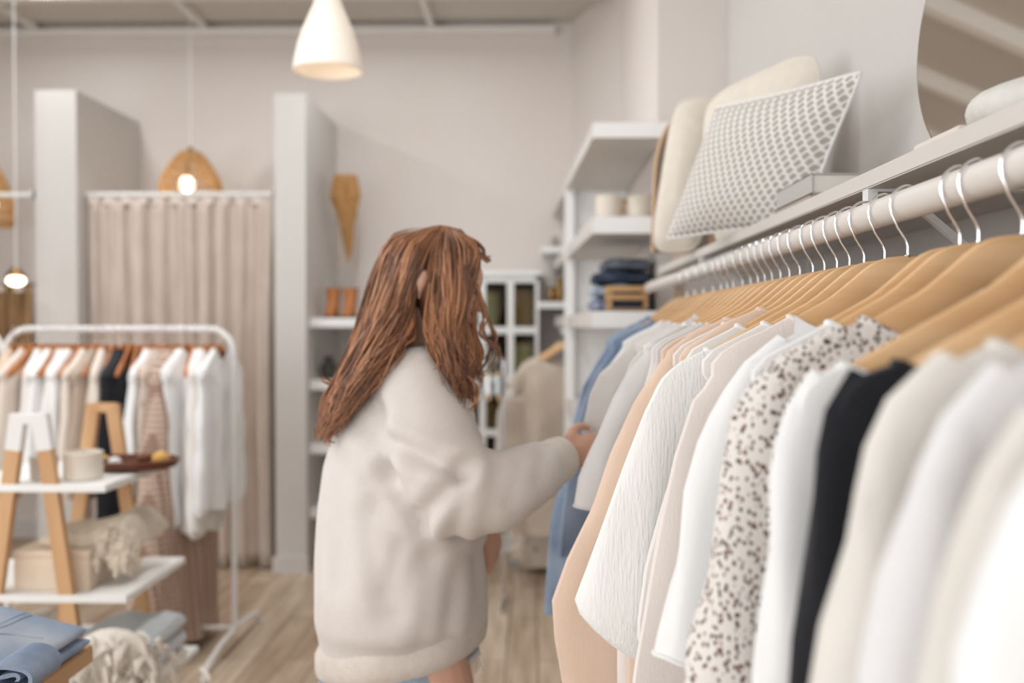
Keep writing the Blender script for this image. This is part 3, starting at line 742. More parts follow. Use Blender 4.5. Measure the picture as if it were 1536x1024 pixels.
def plane_pt(px, py, D, yaw):
    """pixel on the hanger plane -> (u,z)"""
    cs, sn = math.cos(yaw), math.sin(yaw); d = ray(px, py); nx, ny = -sn, cos_(yaw)
    tt = (nx*RL+ny*D)/(nx*d.x+ny*d.y); p = CAM+d*tt
    u = (p.x-RL)*cs+(p.y-D)*sn; return (u, p.z-RZ)
cos_ = math.cos
def prof_px(pts, D, yaw, low=None):
    pr = [plane_pt(x, y, D, yaw) for x, y in pts]
    if low is not None and pr[-1][1] > low:
        pr.append((pr[-1][0]-.02, low))
    return pr
w_white = cloth('cotton_white', (238,238,238), .01, .25)
w_white2 = cloth('cotton_offwhite', (234,230,226), .015, .3)
w_text = cloth('seersucker_white', (240,239,236), .015, 1.0, 90, (3,3,.5))
w_pink = cloth('cotton_blush', (232,222,216), .02, .3)
c_black = cloth('jersey_black', (34,35,40), .1, .3)
c_grey = cloth('linen_pale_grey', (228,227,228), .03, .45)
c_sand = cloth('linen_sand', (226,221,214), .03, .45)
c_lilac = cloth('linen_lilac_grey', (214,209,207), .03, .4)
c_peach = cloth('cotton_peach', (228,202,182), .03, .3)
c_leo = spot_mat('leopard_print', (228,222,216), (126,88,68), (66,62,64), 215, .345)
yaw = math.radians(24)   # left end swings toward the camera
R_ = [  # name, label, category, D, yaw deg, outline, material, options
 ('shirt','white shirt nearest the lower right corner, cut off by the photo edge','shirt',.40,3,[(1690,600),(1580,645),(1510,720),(1470,850),(1410,1024)],w_white,dict(sleeve=(-.62,.045),thick=.018,seed=1)),
 ('linen_shirt','sand linen shirt in the lower right corner beside the white shirt','shirt',.465,3,[(1580,580),(1500,640),(1440,740),(1410,840),(1360,1024)],c_sand,dict(sleeve=(-.6,.042),thick=.018,seed=2)),
 ('linen_shirt','pale grey linen shirt, second garment right of the black top','shirt',.535,3,[(1550,505),(1480,560),(1410,630),(1360,700),(1325,820),(1282,1024)],c_grey,dict(sleeve=(-.6,.042),thick=.02,seed=3)),
 ('linen_shirt','pale sand-grey shirt hanging directly right of the black top','shirt',.61,3,[(1475,492),(1400,545),(1340,595),(1300,645),(1268,730),(1215,1024)],c_sand,dict(sleeve=(-.6,.04),thick=.02,seed=4)),
 ('top','black long-sleeved top, the only black garment on the right rail','top',.70,3,[(1331,544),(1280,560),(1250,590),(1232,635),(1212,720),(1190,880),(1180,1024)],c_black,dict(sleeve=(-.62,.034),thick=.016,seed=5,fold=.005)),
 ('blouse','plain white blouse between the leopard print blouse and the black top','blouse',.80,4,[(1250,546),(1215,562),(1186,590),(1165,640),(1152,700),(1138,860),(1128,1024)],w_white,dict(sleeve=(-.55,.034),thick=.018,seed=6,fold=.006)),
 ('leopard_blouse','off-white blouse with small brown and black leopard print','blouse',.947,6,[(1287,488),(1230,520),(1170,552),(1120,585),(1094,640),(1078,720),(1055,850),(1030,990),(1026,1060)],c_leo,dict(sleeve=(-.6,.04),thick=.024,seed=7,fold=.008)),
 ('shirt','white collared shirt just left of the leopard print blouse','shirt',1.085,7,[(1195,490),(1150,520),(1105,560),(1072,605),(1048,660),(1020,760),(995,900),(975,1020)],w_white,dict(sleeve=(-.5,.036),thick=.02,seed=8,fold=.007,acc='tips')),
 ('blouse','blush-white blouse between two white shirts on the right rail','blouse',1.235,3,[(1180,480),(1120,525),(1065,565),(1035,600),(1010,680),(990,780),(965,930),(950,1010)],w_pink,dict(thick=.02,seed=9,fold=.008)),
 ('shirt','white crinkled cotton shirt with short loose sleeves','shirt',1.396,6,[(1054,527),(1010,545),(985,570),(960,620),(935,690),(905,780),(878,860),(860,912),(905,960),(985,1008)],w_text,dict(thick=.03,seed=10,fold=.010,freq=34)),
 ('blouse','peach blouse whose gathered shoulder shows behind a wide hanger','blouse',1.52,5,[(1135,460),(1080,485),(1050,520),(1010,580),(980,660),(950,760)],c_peach,dict(thick=.025,seed=12,fold=.006,rfac=1,dip=.02)),
 ('dress','long peach dress hanging left of the white crinkled shirt','dress',1.65,5,[(1085,470),(1030,500),(985,545),(950,600),(915,680),(890,760),(850,840),(828,900),(832,960),(850,1060)],c_peach,dict(thick=.035,seed=11,fold=.006,freq=18,dip=.02)),
 ('blouse','lilac-grey blouse the woman is touching','blouse',1.93,5,[(1035,492),(985,520),(945,560),(918,610),(893,650),(872,700),(862,755)],c_lilac,dict(thick=.02,seed=13,fold=.008,sleeve=(-.5,.045))),
 ('blouse','pale grey blouse just behind the lilac-grey one','blouse',2.05,5,[(1040,490),(980,510),(945,540),(925,590),(905,640),(890,680),(880,720)],c_sand,dict(thick=.02,seed=14,fold=.008)),
 ('ruffled_blouse','white ruffled blouse near the far end of the right rail','blouse',2.3,5,[(1000,500),(950,515),(925,535),(898,560),(884,590),(874,640),(872,700)],w_white2,dict(thick=.03,seed=15,fold=.014,freq=50)),
 ('ruffled_blouse','second white blouse with ruffles, nearer the denim','blouse',2.45,5,[(990,500),(940,515),(915,545),(895,570),(885,620),(878,680)],w_white,dict(thick=.03,seed=16,fold=.014,freq=46)),
 ('denim_shirt','light blue denim shirt near the far end of the right rail','shirt',2.7,5,[(975,480),(930,515),(905,540),(885,570),(868,620),(858,680),(845,760),(838,830)],denim,dict(thick=.03,seed=17,fold=.01)),
 ('denim_dress','long blue denim dress, last garment on the right rail','dress',3.0,5,[(970,482),(920,515),(893,545),(872,580),(858,630),(845,700),(826,780),(817,900),(815,915)],denim,dict(thick=.04,seed=18,fold=.014,freq=24)),
]
PRF = []
for nm, lab, cat, D, yd, out, m, kw in R_:
    y = math.radians(yd); low = -1.0 if D < 1.55 else None; PRF.append((D, yd, prof_px(out, D, y, low)))
    pr = prof_px(out, D, y, low)
    garment(nm, lab, cat, (RL, D, RZ), y, pr, m, right=.27, **kw)
    hang((RL, D, RZ), y, hlab('pale wooden hanger', lab), 'wooden hangers on the right rail')
# further garments squeezed between the named ones
PRF.sort(key=lambda q: q[0])
def pu(pr, z): return interp(sorted([(-b, a) for a, b in pr]), -z)
for i, (D, m, nm, txt) in enumerate([(1.04,w_white,'blouse','white blouse squeezed behind the leopard print blouse'),
        (1.315,w_white2,'blouse','off-white blouse just behind the blush-white blouse'),(1.46,w_white2,'blouse','off-white blouse just behind the crinkled shirt'),
        (1.585,w_pink,'blouse','blush blouse between the two peach garments'),(1.73,c_peach,'blouse','narrow peach blouse just behind the long peach dress'),(1.80,c_lilac,'blouse','grey blouse second behind the long peach dress'),(1.865,c_sand,'blouse','sand blouse just before the lilac-grey blouse'),
        (1.99,w_white,'blouse','white blouse between the lilac-grey and pale grey blouses'),(2.12,w_white2,'blouse','off-white blouse just behind the pale grey blouse'),(2.2,w_white2,'blouse','off-white blouse just before the ruffled blouses'),(2.375,w_white,'blouse','slim white blouse between the two ruffled blouses'),
        (2.56,denim,'shirt','narrow denim shirt just behind the ruffled blouses'),(2.85,denim_l,'shirt','pale denim shirt just before the long denim dress')]):
    k = max(q for q in range(len(PRF)-1) if PRF[q][0] < D); a, b = PRF[k], PRF[k+1]; f = (D-a[0])/(b[0]-a[0])
    zt = min(a[2][0][1], b[2][0][1]); zb = max(-.75, max(a[2][-1][1], b[2][-1][1]))
    pr = [(.13 * -1, zt)] if False else []
    for q in range(9):
        z = lerp(-.150, zb, (q/8)**1.4); u = max(lerp(pu(a[2], z), pu(b[2], z), f)+.035, -.33 if q > 2 else -.24); pr.append((min(u, -.165 if q == 0 else -.2), z))
    y = math.radians(lerp(a[1], b[1], f))
    garment(nm, txt, nm, (RL, D, RZ), y, pr, m, right=.27, thick=.019, seed=100+i, fold=.007, nz=30)
    hang((RL, D, RZ), y, hlab('pale wooden hanger', txt), 'wooden hangers on the right rail')
# ------------------------------------------------------------------ white clothes racks on the left
RY = 4.5
def rack(xa, xb, label, nm='clothes_rack'):
    a, b = at(xa, 493, RY), at(xb, 493, RY); zt = a.z; x0, x1 = a.x, b.x; r = .014; cr = .11
    t = empty(nm, ((x0+x1)/2, RY, 0), label, 'clothes rack')
    pts = [(x0, RY, .09), (x0, RY, zt-cr)]+[(x0+cr-cr*math.cos(q), RY, zt-cr+cr*math.sin(q)) for q in [PI/2*k/7 for k in range(1,8)]]
    pts += [(x1-cr+cr*math.sin(q), RY, zt-cr+cr*math.cos(q)) for q in [PI/2*k/7 for k in range(0,8)]]+[(x1, RY, .09)]
    MB().tube(pts, r, 12).build('rack_frame', metal_w, t)
    MB().tube([(x0,RY,.10),(x1,RY,.10)], .011, 10).build('lower_bar', metal_w, t)
    for x in (x0, x1):
        f = [(x,RY-.42,.012),(x,RY-.40,.045),(x,RY-.36,.06),(x,RY-.2,.085),(x,RY,.095),(x,RY+.2,.085),(x,RY+.36,.06),(x,RY+.40,.045),(x,RY+.42,.012)]
        ft = MB().tube(f, .012, 10).build('foot', metal_w, t)
        for s in (-1,1): MB().tube([(x,RY+s*.42,0),(x,RY+s*.42,.02)], .017, 10).build('foot_cap', metal_w, ft)
    return x0, x1, zt
proto = hanger_proto(hangw2, 'x'); used[0] = False
rx0, rx1, rzt = rack(8, 350, 'white tubular clothes rack on the left, full of white blouses')
sx0, sx1, _ = rack(-330, 3, 'second white tubular clothes rack cut off by the left edge')
g_beige = cloth('rack_beige', (222,198,176), .04); g_taupe = cloth('rack_taupe', (188,168,152), .06); g_cream = cloth('rack_cream', (230,218,206), .03)
c_dot = spot_mat('small_print', (206,190,178), (140,110,96), (120,96,86), 60, .22)
c_grid = grid_mat('grid_check', (206,184,168), (156,128,114), 38, 38, .35, 1)
def gprof(L, w=.21, flare=.03, neck=.07):
    return [(-neck,-.085),(-.13,-.125),(-w,-.175),(-w-.015,-.26),(-w-.01-flare*.4,-.26-(L-.26)*.4),(-w-flare,-L)]
rk = [(-1.0,0,0,0,0)]
def railz(): return rzt-.004
rackg = [ # px at y560, len, mat, label, category, opts
 (22,.72,g_beige,'beige top nearest the left upright of the left rack','top',{}),
 (45,.66,g_cream,'cream top, second from the left upright of the left rack','top',{}),
 (64,.62,w_white2,'off-white blouse, third from the left on the left rack','blouse',{}),
 (80,.66,w_white,'white blouse over the white-tipped trestle, leftmost of three','blouse',{}),
 (97,.66,w_white2,'white blouse over the white-tipped trestle, middle of three','blouse',{}),
 (113,.66,w_white,'white blouse over the white-tipped trestle, rightmost of three','blouse',{}),
 (134,.6,g_cream,'cream top just right of the three white blouses','top',{}),
 (148,.74,g_taupe,'taupe top just left of the black garment on the left rack','top',{}),
 (158,.70,g_cream,'pale beige top touching the black garment on the left rack','top',{}),
 (186,.95,c_black,'long black dress, the only black garment on the left rack','dress',dict(fold=.012,thick=.062)),
 (229,.72,w_white,'slim white top right of the black dress','top',{}),
 (240,.8,c_dot,'small-print taupe dress on the left rack','dress',{}),
 (251,.85,g_taupe,'plain taupe dress left of the billowing white blouses','dress',{}),
 (264,1.40,c_grid,'long brown checked dress reaching low under the white blouses','dress',dict(fold=.016,thick=.07,belly=1.6)),
 (280,.86,w_white,'billowing white blouse on the left rack, left of three','blouse',dict(sleeve=(-.85,.055),acc='puff',thick=.06,fold=.016)),
 (304,.90,w_white2,'billowing white blouse on the left rack, middle of three','blouse',dict(sleeve=(-.88,.06),acc='puff',thick=.065,fold=.016)),
 (328,.80,w_white,'sheer white blouse nearest the right upright of the left rack','blouse',dict(sleeve=(-.78,.05),acc='puff',thick=.035,fold=.014)),
]
i = 0
for px, L, m, lab, cat, kw in rackg:
    x = at(px+0, 560, RY).x; i += 1; ry = math.radians(90+random.uniform(-9,9)); k2 = dict(thick=.042, fold=.010, freq=30); k2.update(kw)
    garment(cat if cat != 'top' else 'top', lab, cat, (x, RY, railz()), ry, gprof(L, .21, .03+.02*(i%3) if L < 1.2 else .16), m, seed=40+i, nz=26, **k2)
    hang((x, RY, railz()), ry, hlab('brown wooden hanger', lab), 'wooden hangers on the left rack')
for j, px in enumerate([34, 55, 72, 89, 105, 124, 141, 153, 172, 198, 208, 218, 246, 292, 316]):
    nb = [g for g in rackg if g[0] < px][-1]
    hang((at(px,560,RY).x, RY, railz()), math.radians(90+random.uniform(-12,12)), 'bare brown wooden hanger squeezed between the garments on the left rack', 'wooden hangers on the left rack')
for j, px in enumerate([-12, -32, -55]):
    x = at(px, 560, RY).x; m = [g_beige, g_cream, g_beige][j]; lab = ['peach-beige garment on the second rack, first from the left edge','cream garment on the second rack, beyond the peach-beige one','beige garment on the second rack, furthest past the left edge'][j]
    garment('top', lab, 'top', (x, RY, railz()), math.radians(90), gprof(.8), m, seed=80+j, nz=20, thick=.03)
    hang((x, RY, railz()), math.radians(90), ['brown hanger of the peach-beige top on the second rack','brown hanger of the cream top on the second rack','brown hanger of the furthest beige top on the second rack'][j], 'wooden hangers on the second rack')
proto = hanger_proto(hangw, 'x'); used[0] = False
# ------------------------------------------------------------------ A-frame display shelf
YA, YB2 = 3.17, 3.66
t = empty('display_trestle', (at(45,900,YA).x, 3.4, 0), 'beech A-frame display shelf with white boards and a white-tipped front trestle', 'display shelf')
trw = mat('trestle_white', (236,236,234), .5)
def aframe(px, py, Y, tip):
    ap = at(px, py, Y); w = .042; sp = .205; H = ap.z
    for s in (-1, 1):
        top = Vector((ap.x+s*.035, Y, ap.z)); bot = Vector((ap.x+s*sp, Y, .0))
        lg = MB().beam(top+(Vector((0,0,0)) if 1 else top), bot, .046, .03, (0,1,0)).build('trestle_leg', legw, t, False)
        if tip:
            e = top.lerp(bot, .095); MB().beam(top+Vector((0,0,.001)), e, .049, .034, (0,1,0)).build('white_tip', trw, lg, False)
    MB().box(ap.x-.05, ap.x+.05, Y-.0175, Y+.0175, ap.z-.03, ap.z+.005, .004).build('top_block', trw if tip else legw, t)
    for z in (zs1+.02, zs2+.02): 
        hw = lerp(.035, sp, 1-z/H); MB().box(ap.x-hw, ap.x+hw, Y-.012, Y+.012, z-.045, z-.022).build('cross_bar', legw, t, False)
zs1 = at(100, 727, YA-.02).z; zs2 = at(100, 893, YA-.02).z
aframe(45, 622, YA, True); aframe(155, 606, YB2, False)
def board(px, py, z_t, xl):
    b = at(px, py, YA-.02)
    m = MB().box(xl, b.x, YA-.02, YB2+.03, z_t-.024, z_t, .002).build('shelf_board', shelf_w, t); return b.x
zs1 = at(100, 727, YA-.02).z; zs2 = at(100, 893, YA-.02).z
bx1 = board(158, 735, zs1, at(-70,700,YA).x); bx2 = board(190, 900, zs2, at(-100,700,YA).x)
zs3 = .28; MB().box(at(-110,700,YA).x, at(215,700,YA).x, YA-.02, YB2+.03, zs3-.024, zs3, .002).build('shelf_board', shelf_w, t)
# things on the top board
def onb(px, Y, z): p = at(px, 700, Y); p.z = z+.0005; return p
c = onb(125, YA+.10, zs1)
tt = empty('candle_jar', c, 'white ceramic candle jar on the top board of the A-frame shelf', 'candle')
MB().lathe([(.055,0),(.062,.006),(.063,.09),(.058,.093),(.056,.075),(.01,.074)], c, 30).build('jar_body', cream, tt)
MB().tube([c+Vector((0,0,.07)), c+Vector((0,0,.088))], .002, 5).build('wick', dk, tt)
c = onb(66, YA+.08, zs1)
tt = empty('glass_tumbler', c, 'grey glass tumbler behind the legs of the front trestle', 'glass')
MB().lathe([(.035,0),(.042,.005),(.045,.075),(.041,.075),(.038,.012),(.005,.01)], c, 24).build('tumbler_body', gy, tt); MB().lathe([(.043,.072),(.0465,.076),(.043,.08)], c, 24).build('rim', gy, tt)
c = onb(200, YA+.34, zs1)
tt = empty('wooden_tray', c, 'dark wooden tray with small things at the back of the top board', 'tray')
def ov(a, b, z): return [c+Vector((a*math.cos(q), b*math.sin(q), z)) for q in [2*PI*k/32 for k in range(32)]]
MB().loft([ov(.12,.09,0), ov(.15,.12,.01), ov(.16,.13,.032), ov(.152,.122,.032), ov(.14,.11,.012), ov(.01,.01,.012)]).build('tray_body', trayw, tt)
MB().tube(ov(.157,.127,.033)+ov(.157,.127,.033)[:1], .005, 6, False).build('tray_rim', trayw, tt)
yel = mat('mustard', (214,168,92), .7); 
for i, (dx, dy, r, m, lab) in enumerate([(-.10,-.02,.022,yel,'mustard yellow ball at the left of the dark tray'),(-.045,-.05,.02,w_white,'small white pouch in the dark tray'),(.10,0,.028,yel,'mustard yellow pouch at the right of the dark tray'),(.03,.02,.024,trayw,'small dark brown ball in the middle of the dark tray')]):
    e = c+Vector((dx,dy,.0125+r*.9)); tag(MB().ball(e, (r*1.15,r,r*.9), 14, 10).build('trinket', m), lab, 'trinket', 'small things in the dark tray')
c = onb(135, YA+.32, zs1)
crb = MB().lathe([(.05,0),(.07,.02),(.072,.04),(.066,.04),(.05,.012)], c, 24).build('small_bowl', trayw); tag(crb, 'small brown bowl behind the white candle jar', 'bowl')
# things on the second board
xa_, xb_ = at(18,850,YA+.03).x, at(132,850,YA+.03).x
tt = empty('wooden_box', ((xa_+xb_)/2, YA+.12, zs2), 'pale wooden box on the second board of the A-frame shelf', 'box')
bw_ = mat('pale_box', (238,220,200), .7, .05, 6)
hB = .13
MB().box(xa_, xb_, YA+.04, YA+.26, zs2+.0005, zs2+hB-.02, .003).build('box_body', bw_, tt); MB().box(xa_-.004, xb_+.004, YA+.036, YA+.264, zs2+hB-.019, zs2+hB, .003).build('lid', bw_, tt)
# throw blanket over box
thr = mat('throw_cream', (236,224,206), .98, .08, 30, bump=1, bscale=120)
x0b, x1b = at(48,830,YA).x, at(245,800,YB2).x
n1, n2 = 46, 16; V = []
def topz(x):
    if x < xb_+.02: return zs2+hB+.03
    return lerp(zs2+hB+.03, zs2+.05, min(1, (x-xb_-.02)/.24)**1.3)
rings = []
for i in range(n1+1):
    u = i/n1; x = lerp(x0b, x1b+.03, u); zt_ = topz(x)-.01+.008*math.sin(u*7+1)+.025*math.exp(-((u-.8)/.16)**2); h = lerp(.04,.075,u)
    r = []
    for k in range(24):
        q = 2*PI*k/24; yy = YA+.17+u*.14+(.13+.03*u)*math.copysign(abs(math.cos(q))**.7, math.cos(q)); z = zt_+h*.8*math.copysign(abs(math.sin(q))**.8, math.sin(q))*(1-.7*(abs(2*u-1)**8))
        z += .012*noise.noise(Vector((x*16, yy*20, 2)))
        lowz = zs2+hB+.002 if x < xb_+.01 else zs2+.004 if x < bx2 else -9
        r.append(Vector((x, yy, max(z, lowz))))
    rings.append(r)
tt = MB().loft(rings).build('throw_blanket', thr); tag(tt, 'cream throw blanket with a knotted fringe draped over the pale box', 'blanket')
mb = MB()
rnd = random.Random(5)
for k in range(64):
    u = rnd.uniform(.66, 1.02); x = lerp(x0b, x1b+.02, u); y = YA+.03+u*.12+rnd.uniform(-.02,.05); z = topz(x)+rnd.uniform(-.05,.03)
    L = rnd.uniform(.03,.075); p = Vector((x,y,z)); d = Vector((rnd.uniform(-.02,.05), -.02, -1)); 
    pts = [p, p+Vector((.005,-.02,-.01)), p+d*L*.5+Vector((0,-.02,0)), p+d*L+Vector((rnd.uniform(-.01,.01),-.02,0))]
    mb.tube(pts, [.011,.013,.011,.008], 6); mb.ball(pts[2], .019, 8, 6)
WLx = mb.build('fringe', thr, tt)
# lower board: folded pale fabrics and shaggy throw
pb = cloth('pale_blue_knit', (206,212,216), .03, .8, 120)
for k in range(3): folded(at(100,900,YA).x, at(222,900,YA).x, YA+.02, YA+.36, zs3+.0005+k*.062, .06, [w_white2,pb,pb][k], 'folded_knitwear', ['off-white folded knit lowest in the pile under the second board','pale blue folded knit in the middle of the pile under the second board','pale blue folded knit on top of the pile under the second board'][k], 'folded knitwear', 20+k, 'folded knits on the lowest board')
mb = MB(); rnd = random.Random(8); ca = at(180, 1000, YA-.0)
for k in range(260):
    p = Vector((ca.x+rnd.gauss(0,.075), YA-.06+rnd.gauss(0,.03), rnd.uniform(.30,.50))); d = Vector((rnd.gauss(0,1),rnd.gauss(0,.5)-.5,rnd.gauss(0,.6)-.8)).normalized()*.05
    mb.tube([p, p+d*.5, p+d+Vector((0,0,-.012))], [.011,.010,.004], 5)
mb.ball((ca.x, YA-.05, .40), (.14,.05,.12))
tag(mb.build('shaggy_throw', mat('shaggy_cream', (226,218,208), .98, .05, 20)), 'shaggy cream throw hanging from the lowest board of the A-frame shelf', 'throw', None, 'stuff')
# ------------------------------------------------------------------ foreground table with rolled jeans
TD = 1.93; tc = at(140, 966, TD); tz = tc.z; txl = tc.x-.9
t = empty('display_table', (tc.x-.4, 1.4, 0), 'low wooden table in the lower left corner carrying rolled jeans', 'table')
tw = wood('table_oak', (206,170,132), (184,146,108), 1, .5)
MB().box(txl, tc.x, .9, TD, tz-.035, tz, .003).build('tabletop', tw, t)
for x in (txl+.03, tc.x-.08):
    for y in (.94, TD-.09): MB().box(x, x+.05, y, y+.05, 0, tz-.034).build('leg', tw, t, False)
jl = at(-60, 960, TD-.05).x; jr = at(128, 960, TD-.04).x
t = empty('rolled_jeans', ((jl+jr)/2, 1.75, tz), 'light blue rolled and folded jeans on the table in the lower left corner', 'jeans')
def jh(x, y):
    v = max(0, min(1, (x-jl)/(jr-jl))); b = lerp(.058, .098, min(1, max(0, (y-1.56)/.05)))
    return lerp(b, .045, v**1.6)*(1+.05*math.sin(y*23+x*8)+.10*noise.noise(Vector((x*16,y*12,1))))
for (lay, lo, hi, inset, m_, nm) in [(0, 0, .52, 0, denim, 'folded_leg'), (1, .52, 1, .006, denim_l, 'folded_body')]:
    rings = []
    for i in range(41):
        u = i/40; y = lerp(1.46 if lay == 0 else 1.565, TD-.02-inset, u); r = []
        for k in range(48):
            q = 2*PI*k/48; cx_, sz_ = math.cos(q), math.sin(q)
            xx = (jl+jr-inset)/2+(jr-inset-jl)/2*math.copysign(abs(cx_)**.35, cx_)*(1+.012*math.sin(y*31))
            H_ = jh(xx, y); z0_ = tz+.001+H_*lo; hh = H_*(hi-lo)
            zz = z0_+hh/2+hh/2*math.copysign(abs(sz_)**.6, sz_)*(1-.6*abs(2*u-1)**14)
            r.append(Vector((xx, y+.006*noise.noise(Vector((xx*20,zz*20,3))), max(tz+.001, zz))))
        rings.append(r)
    MB().loft(rings).build(nm, m_, t)
def spiral(cx2, cz2, r0, r1, turns, y0, y1, th=.0045):
    n = 90; ring = []
    for yi in range(7):
        y = lerp(y0, y1, yi/6); o1 = []; o2 = []
        for i in range(n+1):
            a = turns*2*PI*i/n; r = lerp(r0, r1, i/n)*(1+.13*math.sin(2.3*a+.15*yi)); x, z = cx2+r*1.2*math.cos(a), cz2+r*.85*math.sin(a)
            o1.append(Vector((x+math.cos(a)*th, y+.004*math.sin(a*2+yi), z+math.sin(a)*th))); o2.append(Vector((x-math.cos(a)*th, y+.004*math.sin(a*2+yi), z-math.sin(a)*th)))
        ring.append(o1+o2[::-1])
    return MB().loft(ring, True)
rc = at(20, 1000, 1.48)
spiral(rc.x, tz+.060+.032, .008, .034, 1.75, 1.47, 1.57, .0032).build('rolled_leg', denim, t)
for (pa, pb_) in [((.30,1.66),(.86,1.80)),((.45,1.60),(.55,1.88)),((.50,1.60),(.60,1.88))]:
    pts = []
    for q in range(13):
        f = q/12; x = lerp(jl, jr, lerp(pa[0], pb_[0], f)); y = lerp(pa[1], pb_[1], f)+.01*math.sin(f*4); pts.append(Vector((x, y, tz+.0015+jh(x, y)*(1-.02))))
    MB().tube(pts, .0018, 5).build('seam', denim_l, t)
# ------------------------------------------------------------------ garments hanging under the far shelving
r2 = empty('clothes_rail', (.19, 6.1, 1.48-.05), 'short white rail under the third shelving board holding the beige dress', 'clothes rail')
hx = .19; hz0 = 1.48-.035
MB().tube([(hx,5.58,hz0),(hx,6.35,hz0)], .013, 12).build('rail_tube', metal_w, r2)
for y in (5.6, 6.33): MB().box(hx-.006, hx+.006, y-.006, y+.006, hz0+.012, 1.48-.0065).build('fixing', metal_w, r2)
g_d = cloth('beige_crepe', (208,194,178), .05); g_p = spot_mat('brown_floral', (224,212,200), (170,130,104), (150,116,96), 24, .2)
def fg(nm, lab, cat, px, Y, outline, m, **kw):
    c = Vector((hx, Y, hz0)); pr = []
    for (x, y) in outline:
        p = at(x, y, Y); pr.append((p.x-c.x, p.z-c.z))
    garment(nm, lab, cat, c, 0, pr, m, nz=30, **kw); hang(c, 0, hlab('wooden hanger', lab), 'wooden hangers on the short rail')
fg('dress','beige short-sleeved dress with a scooped neck on the short rail','dress',0,5.68,[(806,534),(786,545),(765,572),(750,602),(748,640),(756,680),(760,760),(764,800)],g_d,thick=.05,fold=.016,seed=60,sleeve=(-.33,.055))
fg('blouse','cream-white blouse showing its sleeve behind the beige dress','blouse',0,5.80,[(800,534),(782,548),(762,575),(746,620),(742,690),(738,720)],w_white2,thick=.035,fold=.012,seed=61)
fg('dress','long white dress with brown floral print behind the beige dress','dress',0,5.95,[(800,534),(785,545),(775,590),(772,700),(768,800),(766,850),(790,890)],g_p,thick=.05,fold=.016,seed=62)
fg('skirt_dress','grey-blue garment showing its dark hem behind the floral dress','dress',0,6.15,[(800,534),(788,545),(775,600),(768,800),(762,888)],cloth('grey_blue',(150,158,166),.08),thick=.04,fold=.012,seed=63)
# small round rack with pale clothes in front of the cabinet
zc2 = 1.30; q = at(733, 560, 5.3)
r3 = empty('clothes_rail', (q.x, 5.3, 0), 'small freestanding rack with pale clothes before the glazed cabinet', 'clothes rack')
MB().tube([(q.x-.35,5.3,0),(q.x-.35,5.3,zc2),(q.x+.08,5.3,zc2),(q.x+.08,5.3,0)], .012, 10).build('rack_frame', chrome, r3)
for x in (q.x-.35, q.x+.08): MB().tube([(x,5.05,.012),(x,5.55,.012)], .012, 8).build('foot', chrome, r3)
for j, (dx, m, L, lab) in enumerate([(.05,pb,.42,'pale blue top nearest the right post of the small rack'),(0,w_white,.55,'short white top in the middle of the small rack'),(-.06,c_lilac,.75,'grey linen dress on the small rack by her chest'),(-.13,g_cream,.7,'cream dress on the small rack hidden behind her hair')]):
    garment('top', lab, 'top', (q.x+dx, 5.3, zc2), math.radians(90), gprof(L, .19), m, seed=90+j, nz=18, thick=.025)
    hang((q.x+dx, 5.3, zc2), math.radians(90), hlab('wooden hanger', lab), 'wooden hangers on the small rack')
# ------------------------------------------------------------------ the woman
D0 = 2.12; FA = math.radians(15)
Fv = Vector((math.cos(FA), math.sin(FA), 0)); Rv = Vector((math.sin(FA), -math.cos(FA), 0))   # facing, her right (towards camera)
pelv = at(603, 960, D0)
W = empty('person', (pelv.x, D0, 0), 'woman with long brown hair in an oversized cream sweater and denim shorts', 'person')
bd = MB()
def chain(mb, pts, rad, n=14, sub=3, flat=1, fdir=None):
    P = [Vector(p) for p in pts]; m = len(P); out = []; rr = []
    for i in range(m-1):
        p0 = P[max(i-1,0)]; p1 = P[i]; p2 = P[i+1]; p3 = P[min(i+2,m-1)]
        for k in range(sub):
            t = k/sub; out.append(.5*((2*p1)+(p2-p0)*t+(2*p0-5*p1+4*p2-p3)*t*t+(3*p1-p0-3*p2+p3)*t**3)); rr.append(lerp(rad[i], rad[i+1], t))
    out.append(P[-1]); rr.append(rad[-1])
    mb.tube(out, rr, n, True, flat, fdir)
    mb.ball(P[0], rad[0]*.98, 14, 10); mb.ball(P[-1], rad[-1]*.98, 14, 10)
neckb = at(613, 530, D0); headc = at(653, 425, D0-.005)
hp = math.radians(20)
hf = (Vector((1,0,0))*math.cos(hp) - Vector((0,0,1))*math.sin(hp)).normalized(); hl = Vector((0,1,0)); hu = hf.cross(hl).normalized()
if hu.z < 0: hu = -hu
HM = Matrix((hf, hl, hu)).transposed()
def H(x, y, z): return headc + hf*x + hl*y + hu*z
bd.ball(H(-.012,0,.022), (.094,.073,.088), 24, 18, HM)
bd.ball(H(.04,0,-.03), (.052,.052,.075), 20, 14, HM)
bd.ball(H(.045,0,.03), (.05,.058,.05), 20, 14, HM)
bd.ball(H(.07,0,-.088), (.021,.024,.018), 14, 10, HM)
for s in (1,-1):
    bd.ball(H(.057,s*.033,-.022), (.030,.024,.028), 14, 10, HM)
    bd.ball(H(-.020,s*.084,-.006), (.014,.015,.027), 14, 10, HM); bd.ball(H(-.014,s*.078,-.034), (.008,.010,.010), 10, 8, HM)
    bd.ball(H(.084,s*.03,.028), (.010,.022,.006), 10, 8, HM)
chain(bd, [H(.088,0,.022), H(.100,0,.004), H(.112,0,-.016)], [.007,.008,.011], 10)
bd.ball(H(.101,.010,-.019), .0075, 8, 6); bd.ball(H(.101,-.010,-.019), .0075, 8, 6)
bd.ball(H(.090,0,-.045), (.010,.021,.0055), 12, 8, HM); bd.ball(H(.089,0,-.056), (.010,.018,.0065), 12, 8, HM)
